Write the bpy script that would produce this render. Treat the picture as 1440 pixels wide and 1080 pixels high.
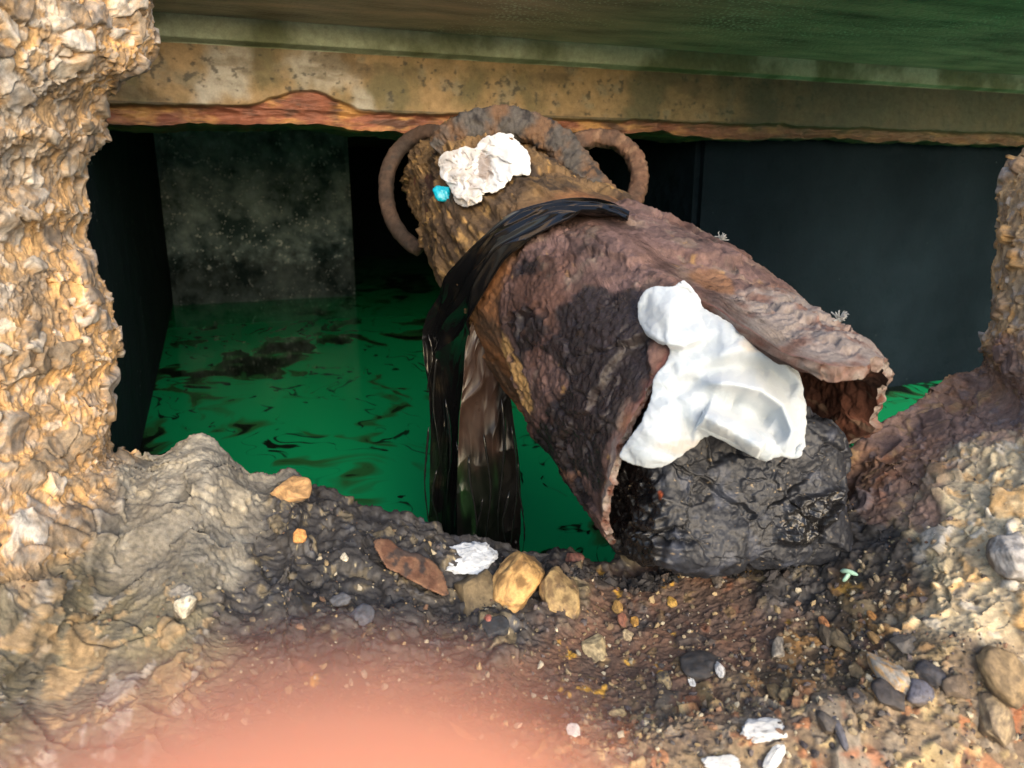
import bpy, bmesh, math, random
import numpy as np
from mathutils import Vector

# ------------------------------------------------------------------ camera, sky, sun, exposure
scene = bpy.context.scene
for o in list(bpy.data.objects):
    bpy.data.objects.remove(o)
COL = scene.collection
F = 1060.0                                   # focal length in photo pixels (photo 1440 wide)
YAW, PITCH = math.radians(21.7), math.radians(15)
FW = np.array([math.sin(YAW)*math.cos(PITCH), math.cos(YAW)*math.cos(PITCH), -math.sin(PITCH)])
RT = np.array([math.cos(YAW), -math.sin(YAW), 0.0])
UP = np.cross(RT, FW)
cd = bpy.data.cameras.new('camera')
cam = bpy.data.objects.new('camera', cd)
COL.objects.link(cam)
cd.sensor_width = 36.0
cd.lens = F/1440*36
cd.clip_start = 0.002
cd.clip_end = 200
cam.rotation_euler = (math.radians(90)-PITCH, 0, -YAW)
cd.dof.use_dof = True
cd.dof.focus_distance = 1.12
cd.dof.aperture_fstop = cd.lens/4.0          # a phone lens: an opening of about 3.6 mm
scene.camera = cam

SUN_EL, SUN_AZ = math.radians(20), math.radians(4)   # azimuth the light travels towards, from +Y to +X
w = bpy.data.worlds.new('World')
scene.world = w
w.use_nodes = True
nt = w.node_tree
sky = nt.nodes.new('ShaderNodeTexSky')
sky.sky_type = 'NISHITA'
sky.sun_disc = False
sky.sun_elevation = SUN_EL
sky.sun_rotation = SUN_AZ + math.pi
sky.air_density = 1.0
sky.dust_density = 3.0
nt.links.new(sky.outputs[0], nt.nodes['Background'].inputs[0])
nt.nodes['Background'].inputs[1].default_value = 0.15
sd = bpy.data.lights.new('sun', 'SUN')
sd.energy = 0.65
sd.angle = math.radians(55)
sd.color = (1.0, 0.985, 0.97)
sun = bpy.data.objects.new('sun', sd)
COL.objects.link(sun)
ldir = Vector((math.sin(SUN_AZ)*math.cos(SUN_EL), math.cos(SUN_AZ)*math.cos(SUN_EL), -math.sin(SUN_EL)))
sun.rotation_euler = ldir.to_track_quat('-Z', 'Y').to_euler()
sun.location = (0, -3, 3)
vs = scene.view_settings
scene.display_settings.display_device = 'sRGB'
vs.view_transform = 'Standard'
vs.look = 'None'
vs.gamma = 1
vs.exposure = 1.42
vs.use_curve_mapping = False
scene.render.engine = 'CYCLES'
scene.cycles.max_bounces = 8
scene.cycles.use_denoising = True

rng = np.random.default_rng(7)
random.seed(7)

# ------------------------------------------------------------------ helpers
def ray(x, y):
    x = np.asarray(x, float)[..., None]; y = np.asarray(y, float)[..., None]
    return FW + RT*(x-720)/F + UP*(540-y)/F

def at(x, y, d):
    return ray(x, y)*np.asarray(d, float)[..., None]

def proj(P):
    z = P@FW
    return 720+F*(P@RT)/z, 540-F*(P@UP)/z, z

def s2l(c):
    c = np.asarray(c, float)/255
    return np.where(c <= .04045, c/12.92, ((c+.055)/1.055)**2.4)

_G = rng.normal(size=(256, 3)); _G /= np.linalg.norm(_G, axis=1)[:, None]
_G = _G.astype(np.float32)
_PT = np.concatenate([rng.permutation(256)]*3).astype(np.int32)

def _hash(ix, iy, iz):
    return _PT[_PT[_PT[ix & 255] + (iy & 255)] + (iz & 255)]

def perlin(P, seed=0):
    P = np.asarray(P, np.float32) + np.float32((seed*17.31) % 61)
    sh = P.shape[:-1]
    P = P.reshape(-1, 3)
    i = np.floor(P).astype(np.int32); f = P - i
    u = f*f*f*(f*(f*6-15)+10)
    out = 0
    for dx in (0, 1):
        wx = u[:, 0] if dx else 1-u[:, 0]
        for dy in (0, 1):
            wy = u[:, 1] if dy else 1-u[:, 1]
            for dz in (0, 1):
                wz = u[:, 2] if dz else 1-u[:, 2]
                g = _G[_hash(i[:, 0]+dx, i[:, 1]+dy, i[:, 2]+dz)]
                out = out + wx*wy*wz*(g[:, 0]*(f[:, 0]-dx)+g[:, 1]*(f[:, 1]-dy)+g[:, 2]*(f[:, 2]-dz))
    return (out*1.6).reshape(sh)

def fbm(P, octv=4, seed=0, rough=.5):
    a, s, out = 1., 0., 0
    P = np.asarray(P, np.float32)
    for k in range(octv):
        out = out + a*perlin(P*(2.03**k), seed+k); s += a; a *= rough
    return out/s

def ridged(P, octv=3, seed=0, rough=.5):
    a, s, out = 1., 0., 0
    P = np.asarray(P, np.float32)
    for k in range(octv):
        out = out + a*(1-2*np.abs(perlin(P*(2.07**k), seed+k))); s += a; a *= rough
    return out/s

def voronoi(P, seed=0, jitter=.9, off=False):
    P = np.asarray(P, np.float32) + np.float32((seed*11.7) % 53)
    sh = P.shape[:-1]
    P = P.reshape(-1, 3)
    i = np.floor(P).astype(np.int32); f = P - i
    f1 = np.full(len(P), 9, np.float32); f2 = f1.copy(); idd = np.zeros(len(P), np.int32); dl = np.zeros(P.shape, np.float32)
    tab = (rng_tab*jitter + (1-jitter)/2)
    for dx in (-1, 0, 1):
        for dy in (-1, 0, 1):
            for dz in (-1, 0, 1):
                h = _hash(i[:, 0]+dx, i[:, 1]+dy, i[:, 2]+dz)
                c = tab[h]
                e_ = f-c-np.array([dx, dy, dz], np.float32)
                d = (e_*e_).sum(1)
                nb = d < f1
                if off: dl = np.where(nb[:, None], e_, dl)
                f2 = np.where(nb, f1, np.minimum(f2, d))
                idd = np.where(nb, h, idd)
                f1 = np.where(nb, d, f1)
    if off: return np.sqrt(f1).reshape(sh), np.sqrt(f2).reshape(sh), idd.reshape(sh), dl.reshape(sh+(3,))
    return np.sqrt(f1).reshape(sh), np.sqrt(f2).reshape(sh), idd.reshape(sh)
rng_tab = rng.random((256, 3)).astype(np.float32)
HID = rng.random((256, 4)).astype(np.float32)
TILT = rng.normal(size=(256, 3)).astype(np.float32)

def sst(a, b, x):
    t = np.clip((x-a)/(b-a), 0, 1)
    return t*t*(3-2*t)

def mixc(a, b, t):
    t = np.asarray(t)[..., None]
    return a*(1-t) + b*t

def catmull(C, n):
    """C: (k, ...) control rows -> n rows, uniform in the parameter"""
    C = np.asarray(C, float)
    k = len(C)
    t = np.linspace(0, k-1, n) if np.isscalar(n) else np.asarray(n)
    i = np.clip(np.floor(t).astype(int), 0, k-2); f = t - i
    f = f.reshape((-1,)+(1,)*(C.ndim-1))
    p0 = np.where((i-1 < 0).reshape(f.shape), 2*C[0]-C[1], C[np.maximum(i-1, 0)])
    p3 = np.where((i+2 > k-1).reshape(f.shape), 2*C[-1]-C[-2], C[np.minimum(i+2, k-1)])
    p1, p2 = C[i], C[i+1]
    return .5*(2*p1+(p2-p0)*f+(2*p0-5*p1+4*p2-p3)*f*f+(3*p1-p0-3*p2+p3)*f**3)

def param_by_length(L, n):
    """positions in control-index units, spaced evenly by the lengths between controls"""
    c = np.concatenate([[0], np.cumsum(L)])
    return np.interp(np.linspace(0, c[-1], n), c, np.arange(len(c)))

def grid_normals(P, wrap=False):
    du = np.gradient(P, axis=0)
    if wrap:
        dv = (np.roll(P, -1, 1)-np.roll(P, 1, 1))/2
    else:
        dv = np.gradient(P, axis=1)
    n = np.cross(du, dv)
    return n/np.maximum(np.linalg.norm(n, axis=-1, keepdims=True), 1e-12)

def blur(P, n, axes=(0, 1)):
    for _ in range(n):
        for ax in axes:
            a = np.concatenate([np.take(P, [0], ax), np.delete(P, -1, ax)], ax)
            b = np.concatenate([np.delete(P, 0, ax), np.take(P, [-1], ax)], ax)
            P = (a+2*P+b)/4
    return P

def mesh_obj(name, V, Fc, mat, parent=None, col=None, attrs=None, smooth=True):
    V = np.asarray(V, np.float32).reshape(-1, 3)
    Fc = np.asarray(Fc, np.int32)
    me = bpy.data.meshes.new(name)
    k = Fc.shape[1]
    me.vertices.add(len(V)); me.vertices.foreach_set('co', V.ravel())
    me.loops.add(Fc.size); me.loops.foreach_set('vertex_index', Fc.ravel())
    me.polygons.add(len(Fc)); me.polygons.foreach_set('loop_start', np.arange(0, Fc.size, k, dtype=np.int32))
    me.update(calc_edges=True)
    me.polygons.foreach_set('use_smooth', np.full(len(Fc), smooth))
    if col is not None:
        c = np.ones((len(V), 4), np.float32); c[:, :3] = np.asarray(col, np.float32).reshape(-1, 3)
        a = me.attributes.new('tint', 'FLOAT_COLOR', 'POINT'); a.data.foreach_set('color', c.ravel())
    for kx, v in (attrs or {}).items():
        a = me.attributes.new(kx, 'FLOAT', 'POINT'); a.data.foreach_set('value', np.asarray(v, np.float32).ravel())
    me.validate()
    me.materials.append(mat)
    o = bpy.data.objects.new(name, me)
    COL.objects.link(o)
    if parent is not None:
        o.parent = parent
        o.matrix_parent_inverse = parent.matrix_world.inverted()
    return o

def grid_faces(nu, nv, wrap=False, flip=False):
    i, j = np.meshgrid(np.arange(nu-1), np.arange(nv if wrap else nv-1), indexing='ij')
    j2 = (j+1) % nv
    f = np.stack([i*nv+j, (i+1)*nv+j, (i+1)*nv+j2, i*nv+j2], -1).reshape(-1, 4)
    return f[:, ::-1] if flip else f

def grid_obj(name, P, mat, parent=None, col=None, attrs=None, wrap=False, flip=False):
    return mesh_obj(name, P, grid_faces(P.shape[0], P.shape[1], wrap, flip), mat, parent, col, attrs)

def slab_from_grid(name, P, Q, mat, parent=None, col=None, attrs=None, wrap=False, frac=0, fcol=None):
    """closed sheet: outer grid P, inner grid Q, joined by broken edges with vertices of their own so that they stay crisp"""
    nu, nv = P.shape[:2]
    n = nu*nv
    f = [grid_faces(nu, nv, wrap), grid_faces(nu, nv, wrap, True)+n]
    cs = [np.asarray(x).reshape(-1, 3) for x in (col if isinstance(col, tuple) else (col, col))]
    V = [P.reshape(-1, 3), Q.reshape(-1, 3)]; C_ = list(cs)
    A = {k: [np.asarray(v).ravel()]*2 for k, v in (attrs or {}).items()}
    idx = np.arange(n).reshape(nu, nv)
    edges = [(idx[0], False, wrap), (idx[-1], True, wrap)]
    if not wrap:
        edges += [(idx[:, 0], True, False), (idx[:, -1], False, False)]
    base = 2*n
    for e, flip, wr in edges:
        if wr: e = np.append(e, e[0])
        a, b = V[0][e], V[1][e]
        k = 4 if frac else 1
        rows = []
        for q in range(k+1):
            m = a+(b-a)*q/k
            if frac and 0 < q < k:
                m = m+(np.stack([fbm(m*130, 3, 231), fbm(m*130, 3, 232), fbm(m*130, 3, 233)], -1))*frac
            rows.append(m)
        g = np.stack(rows, 0)
        f.append(grid_faces(k+1, len(e), False, not flip)+base)
        V.append(g.reshape(-1, 3))
        c0 = np.broadcast_to(cs[0][e], g.shape)
        if fcol is not None:
            c0 = fcol(g)
        C_.append(c0.reshape(-1, 3))
        for kx in A:
            A[kx] = A[kx]+[np.zeros(g.shape[0]*g.shape[1])]
        base += g.shape[0]*g.shape[1]
    return mesh_obj(name, np.concatenate(V), np.concatenate(f), mat, parent, np.concatenate(C_), {k: np.concatenate(v) for k, v in A.items()})

def tag(o, label=None, cat=None, group=None, kind=None):
    for k, v in (('label', label), ('category', cat), ('group', group), ('kind', kind)):
        if v:
            o[k] = v
    return o

def empty(name, loc, label, cat, group=None):
    o = bpy.data.objects.new(name, None)
    o.location = loc
    COL.objects.link(o)
    bpy.context.view_layer.update()
    return tag(o, label, cat, group)

# ------------------------------------------------------------------ the two crumpled cloths: a loose sheet gathered to its outline by the cloth solver
def in_poly(X, Y, poly):
    poly = np.asarray(poly, float); ins = np.zeros(X.shape, bool)
    x0, y0 = poly[-1]
    for x1, y1 in poly:
        hit = ((y1 > Y) != (y0 > Y)) & (X < (x0-x1)*(Y-y1)/(y0-y1+1e-12)+x1)
        ins ^= hit; x0, y0 = x1, y1
    return ins
def dist_line(X, Y, pts, closed=False, dense=True):
    """distance to a polyline and the fraction along it; signed side"""
    pts = np.asarray(pts, float)
    if closed: pts = np.vstack([pts, pts[:1]])
    best = np.full(X.shape, 1e9); par = np.zeros(X.shape); side = np.zeros(X.shape)
    Lc = np.concatenate([[0], np.cumsum(np.linalg.norm(np.diff(pts, axis=0), axis=1))])
    for k in range(len(pts)-1):
        a, b_ = pts[k], pts[k+1]; v = b_-a; l2 = v@v+1e-12
        t = np.clip(((X-a[0])*v[0]+(Y-a[1])*v[1])/l2, 0, 1)
        dx, dy = X-(a[0]+t*v[0]), Y-(a[1]+t*v[1])
        d = np.hypot(dx, dy); m = d < best
        best = np.where(m, d, best); par = np.where(m, (Lc[k]+t*math.sqrt(l2))/Lc[-1], par)
        side = np.where(m, np.sign(v[0]*dy-v[1]*dx), side)
    return best, par, side
def smooth_poly(poly, n=12, jit=0, seed=1):
    p = np.asarray(poly, float); k = len(p)
    q = np.vstack([p[-1:], p, p[:2]])
    t = np.linspace(1, k+1, k*n, endpoint=False)
    c = catmull(q, t)
    if jit:
        c = c+np.stack([fbm(np.stack([c[:, 0]/14, c[:, 1]/14, 0*c[:, 0]], -1), 3, seed), fbm(np.stack([c[:, 0]/14, c[:, 1]/14, 0*c[:, 0]+9], -1), 3, seed)], -1)*jit
    return c
PAD = [(897, 425), (908, 407), (925, 401), (948, 402), (966, 392), (976, 397), (983, 414), (990, 432), (1006, 441), (1030, 455), (1062, 474), (1090, 484), (1112, 492), (1122, 515), (1131, 555), (1135, 590), (1131, 615), (1122, 639), (1104, 641), (1075, 648), (1058, 642), (1030, 622), (998, 613), (975, 628), (950, 648), (925, 659), (898, 656), (872, 643), (882, 620), (902, 590), (914, 560), (920, 530), (936, 510), (941, 494), (934, 484), (915, 474), (903, 462), (897, 445)]
RAG = [(616, 226), (624, 214), (640, 210), (655, 205), (668, 208), (676, 196), (690, 190), (706, 186), (724, 194), (738, 208), (745, 224), (745, 243), (730, 245), (718, 248), (706, 262), (690, 270), (680, 272), (672, 286), (655, 291), (640, 284), (634, 268), (622, 250)]

def drape(outline, step, slack, unit, bend, bump, seed, free):
    """a sheet cut larger than its outline is drawn in to it over a floor, so that it buckles into folds"""
    sp = smooth_poly(outline, 10, 1.2)
    c0 = sp.mean(0)
    x0, y0 = sp.min(0)-step; x1, y1 = sp.max(0)+step
    X, Y = np.meshgrid(np.arange(x0, x1, step), np.arange(y0, y1, step), indexing='ij')
    keep = in_poly(X, Y, sp) | (dist_line(X, Y, sp, True)[0] < step*.5)
    q = keep[:-1, :-1] & keep[1:, :-1] & keep[1:, 1:] & keep[:-1, 1:]
    used = np.zeros_like(keep)
    for di in (0, 1):
        for dj in (0, 1):
            used[di:di+q.shape[0], dj:dj+q.shape[1]] |= q
    idx = -np.ones(X.shape, int); idx[used] = np.arange(used.sum())
    i, j = np.nonzero(q)
    f = np.stack([idx[i, j], idx[i, j+1], idx[i+1, j+1], idx[i+1, j]], -1)
    P = np.stack([X[used], Y[used]], -1)
    E = np.sort(np.concatenate([f[:, [0, 1]], f[:, [1, 2]], f[:, [2, 3]], f[:, [3, 0]]]), 1)
    u, cnt = np.unique(E, axis=0, return_counts=True)
    rim = np.unique(u[cnt == 1])
    seg = np.vstack([sp, sp[:1]])
    dense = np.concatenate([seg[k]+(seg[k+1]-seg[k])*np.linspace(0, 1, 8, endpoint=False)[:, None] for k in range(len(sp))])
    for v in rim:
        P[v] = dense[((dense-P[v])**2).sum(1).argmin()]
    W0 = (P-c0)/unit*slack
    z = .03+np.abs(fbm(np.concatenate([W0*3, np.full((len(W0), 1), seed)], 1), 3, seed))*bump
    me = bpy.data.meshes.new('sheet')
    me.from_pydata([(x, -y, zz) for (x, y), zz in zip(W0, z)], [], f.tolist())
    o = bpy.data.objects.new('sheet', me); COL.objects.link(o)
    o.shape_key_add(name='loose'); key = o.shape_key_add(name='gathered')
    T = (P-c0)/unit
    for v in range(len(P)):
        key.data[v].co = (T[v, 0], -T[v, 1], .02)
    key.value = 0; key.keyframe_insert('value', frame=1)
    key.value = 1; key.keyframe_insert('value', frame=45)
    vg = o.vertex_groups.new(name='rim')
    ph = np.arctan2(P[rim, 1]-c0[1], P[rim, 0]-c0[0])
    pm = fbm(np.stack([np.cos(ph)*2, np.sin(ph)*2, 0*ph+seed], -1), 2, seed+3)
    vg.add([int(v) for v, m in zip(rim, pm) if m > free], 1.0, 'REPLACE')
    md = o.modifiers.new('cloth', 'CLOTH'); st = md.settings
    st.quality = 8; st.mass = .4; st.bending_stiffness = bend
    st.tension_stiffness = 20; st.compression_stiffness = 20; st.shear_stiffness = 8
    st.vertex_group_mass = 'rim'; st.pin_stiffness = 1; st.effector_weights.gravity = .25
    cs = md.collision_settings
    cs.use_self_collision = True; cs.self_distance_min = .008; cs.distance_min = .01
    md.point_cache.frame_end = 60
    fm = bpy.data.meshes.new('table')
    fm.from_pydata([(-4, -4, 0), (4, -4, 0), (4, 4, 0), (-4, 4, 0)], [], [(0, 1, 2, 3)])
    fo = bpy.data.objects.new('table', fm); COL.objects.link(fo); fo.modifiers.new('collide', 'COLLISION')
    for fr in range(1, 61):
        scene.frame_set(fr)
    ev = o.evaluated_get(bpy.context.evaluated_depsgraph_get())
    m2 = ev.to_mesh()
    V = np.array([v.co[:] for v in m2.vertices])
    ev.to_mesh_clear()
    for ob in (o, fo):
        d_ = ob.data
        bpy.data.objects.remove(ob); bpy.data.meshes.remove(d_)
    scene.frame_set(1)
    return np.stack([V[:, 0]*unit+c0[0], -V[:, 1]*unit+c0[1], V[:, 2]*unit], -1), f
DRAPED = {'pad': drape(PAD, 3.6, 1.10, 220, 40.0, .10, 3, -.22), 'rag': drape(RAG, 2.4, 1.5, 110, .6, .12, 11, -.3)}

# ------------------------------------------------------------------ materials
def node_mat(name):
    m = bpy.data.materials.new(name)
    m.use_nodes = True
    n = m.node_tree.nodes
    return m, n, m.node_tree.links, n['Principled BSDF']

def tint_mat(name, grain=900, grain_amt=.35, bump=.4, bump_dist=.0012, rough=.8, spec=.4, wet=False, coat=0):
    """colour from the 'tint' attribute, broken up by two fine noises; roughness lowered by the 'wet' attribute"""
    m, n, l, b = node_mat(name)
    a = n.new('ShaderNodeAttribute'); a.attribute_name = 'tint'
    tc = n.new('ShaderNodeTexCoord')
    t1 = n.new('ShaderNodeTexNoise'); t1.inputs['Scale'].default_value = grain; t1.inputs['Detail'].default_value = 5; t1.inputs['Roughness'].default_value = .65
    t2 = n.new('ShaderNodeTexNoise'); t2.inputs['Scale'].default_value = grain*.23; t2.inputs['Detail'].default_value = 4
    l.new(tc.outputs['Object'], t1.inputs['Vector']); l.new(tc.outputs['Object'], t2.inputs['Vector'])
    mr = n.new('ShaderNodeMapRange'); mr.inputs['From Min'].default_value = .3; mr.inputs['From Max'].default_value = .7
    mr.inputs['To Min'].default_value = 1-grain_amt; mr.inputs['To Max'].default_value = 1+grain_amt
    ad = n.new('ShaderNodeMath'); ad.operation = 'ADD'
    hf = n.new('ShaderNodeMath'); hf.operation = 'MULTIPLY'; hf.inputs[1].default_value = .5
    l.new(t1.outputs['Fac'], ad.inputs[0]); l.new(t2.outputs['Fac'], ad.inputs[1]); l.new(ad.outputs[0], hf.inputs[0])
    l.new(hf.outputs[0], mr.inputs['Value'])
    mx = n.new('ShaderNodeVectorMath'); mx.operation = 'SCALE'
    l.new(a.outputs['Color'], mx.inputs[0]); l.new(mr.outputs[0], mx.inputs['Scale'])
    l.new(mx.outputs[0], b.inputs['Base Color'])
    bp = n.new('ShaderNodeBump'); bp.inputs['Strength'].default_value = bump; bp.inputs['Distance'].default_value = bump_dist
    l.new(hf.outputs[0], bp.inputs['Height']); l.new(bp.outputs[0], b.inputs['Normal'])
    b.inputs['Roughness'].default_value = rough
    b.inputs['Specular IOR Level'].default_value = spec
    if wet:
        wa = n.new('ShaderNodeAttribute'); wa.attribute_name = 'wet'
        r = n.new('ShaderNodeMapRange'); r.inputs['To Min'].default_value = rough; r.inputs['To Max'].default_value = .09
        ws = n.new('ShaderNodeMath'); ws.operation = 'MULTIPLY'
        wr = n.new('ShaderNodeMapRange'); wr.inputs['From Min'].default_value = .35; wr.inputs['From Max'].default_value = .6
        l.new(t2.outputs['Fac'], wr.inputs['Value'])
        l.new(wa.outputs['Fac'], ws.inputs[0]); l.new(wr.outputs[0], ws.inputs[1])
        l.new(ws.outputs[0], r.inputs['Value']); l.new(r.outputs[0], b.inputs['Roughness'])
    b.inputs['Coat Weight'].default_value = coat
    b.inputs['Coat Roughness'].default_value = .1
    return m

M_rock = tint_mat('broken concrete', 700, .4, .55, .0016, .85, .35, wet=True)
M_rust = tint_mat('flaking rust', 520, .42, .8, .002, .85, .3, wet=True)
M_stone = tint_mat('stone', 500, .3, .4, .0012, .75, .4)
M_tar = tint_mat('tar', 350, .25, .5, .0015, .5, .5, wet=True)
M_cloth = tint_mat('white cloth', 1500, .05, .35, .0008, .95, .06)
_b = M_cloth.node_tree.nodes['Principled BSDF']
_b.inputs['Subsurface Weight'].default_value = .5; _b.inputs['Subsurface Radius'].default_value = (.010, .010, .011); _b.inputs['Subsurface Scale'].default_value = 1
_b.inputs['Sheen Weight'].default_value = .3
M_beam = tint_mat('stained concrete', 260, .3, .35, .002, .7, .4)
M_foam = tint_mat('white foam', 700, .06, .5, .002, .9, .2)

def plain(name, col, rough=.5, spec=.5, noise=0, scale=40, bump=0, bdist=.002):
    m, n, l, b = node_mat(name)
    c = (*col, 1)
    b.inputs['Base Color'].default_value = c
    b.inputs['Roughness'].default_value = rough
    b.inputs['Specular IOR Level'].default_value = spec
    tc = n.new('ShaderNodeTexCoord')
    t = n.new('ShaderNodeTexNoise'); t.inputs['Scale'].default_value = scale; t.inputs['Detail'].default_value = 6
    l.new(tc.outputs['Object'], t.inputs['Vector'])
    if noise:
        cr = n.new('ShaderNodeValToRGB')
        cr.color_ramp.elements[0].position = .3; cr.color_ramp.elements[1].position = .7
        cr.color_ramp.elements[0].color = (*[x*(1-noise) for x in col], 1)
        cr.color_ramp.elements[1].color = (*[min(1, x*(1+noise)) for x in col], 1)
        l.new(t.outputs['Fac'], cr.inputs[0]); l.new(cr.outputs[0], b.inputs['Base Color'])
    if bump:
        bp = n.new('ShaderNodeBump'); bp.inputs['Strength'].default_value = bump; bp.inputs['Distance'].default_value = bdist
        l.new(t.outputs['Fac'], bp.inputs['Height']); l.new(bp.outputs[0], b.inputs['Normal'])
    return m

def speckled_wall(name, base, light, speck, speck_scale=55, speck_size=.16, patch=1.2, dark_z=None):
    """damp concrete: dark coat, paler worn patches, small white salt specks"""
    m, n, l, b = node_mat(name)
    tc = n.new('ShaderNodeTexCoord')
    t = n.new('ShaderNodeTexNoise'); t.inputs['Scale'].default_value = patch; t.inputs['Detail'].default_value = 8; t.inputs['Roughness'].default_value = .65
    l.new(tc.outputs['Object'], t.inputs['Vector'])
    r = n.new('ShaderNodeValToRGB'); r.color_ramp.elements[0].position = .38; r.color_ramp.elements[1].position = .68
    r.color_ramp.elements[0].color = (*base, 1); r.color_ramp.elements[1].color = (*light, 1)
    l.new(t.outputs['Fac'], r.inputs[0])
    v = n.new('ShaderNodeTexVoronoi'); v.inputs['Scale'].default_value = speck_scale
    l.new(tc.outputs['Object'], v.inputs['Vector'])
    t2 = n.new('ShaderNodeTexNoise'); t2.inputs['Scale'].default_value = patch*5; t2.inputs['Detail'].default_value = 5
    l.new(tc.outputs['Object'], t2.inputs['Vector'])
    th = n.new('ShaderNodeMapRange'); th.inputs['From Min'].default_value = .45; th.inputs['From Max'].default_value = .75
    th.inputs['To Min'].default_value = 0; th.inputs['To Max'].default_value = speck_size*2
    l.new(t2.outputs['Fac'], th.inputs['Value'])
    lt = n.new('ShaderNodeMath'); lt.operation = 'LESS_THAN'
    l.new(v.outputs['Distance'], lt.inputs[0]); l.new(th.outputs[0], lt.inputs[1])
    mx = n.new('ShaderNodeMix'); mx.data_type = 'RGBA'
    l.new(lt.outputs[0], mx.inputs['Factor']); l.new(r.outputs[0], mx.inputs['A']); mx.inputs['B'].default_value = (*speck, 1)
    last = mx.outputs['Result']
    if dark_z:                                   # darker below a ragged height
        sx = n.new('ShaderNodeSeparateXYZ'); l.new(tc.outputs['Object'], sx.inputs[0])
        ma = n.new('ShaderNodeMath'); ma.operation = 'MULTIPLY_ADD'; ma.inputs[1].default_value = .35
        l.new(t2.outputs['Fac'], ma.inputs[0]); l.new(sx.outputs['Z'], ma.inputs[2])
        tm = n.new('ShaderNodeMapRange'); tm.inputs['From Min'].default_value = dark_z; tm.inputs['From Max'].default_value = dark_z+.16
        tm.inputs['To Min'].default_value = .3
        l.new(ma.outputs[0], tm.inputs['Value'])
        sc_ = n.new('ShaderNodeVectorMath'); sc_.operation = 'SCALE'
        l.new(last, sc_.inputs[0]); l.new(tm.outputs[0], sc_.inputs['Scale']); last = sc_.outputs[0]
    l.new(last, b.inputs['Base Color'])
    bp = n.new('ShaderNodeBump'); bp.inputs['Strength'].default_value = .9; bp.inputs['Distance'].default_value = .03
    l.new(t2.outputs['Fac'], bp.inputs['Height']); l.new(bp.outputs[0], b.inputs['Normal'])
    b.inputs['Roughness'].default_value = .8; b.inputs['Specular IOR Level'].default_value = .08
    return m

M_pier = speckled_wall('damp pier concrete', (.05, .09, .10), (.42, .56, .60), (.65, .72, .74), 60, .3, 5.5, dark_z=-.36)
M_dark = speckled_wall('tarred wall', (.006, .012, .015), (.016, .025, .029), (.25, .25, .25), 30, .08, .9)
M_right = speckled_wall('haze tinted wall', (.002, .006, .010), (.006, .013, .020), (.05, .07, .08), 25, .05, 1.8)  # lens haze over the dark wall is put into this blue tint

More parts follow.
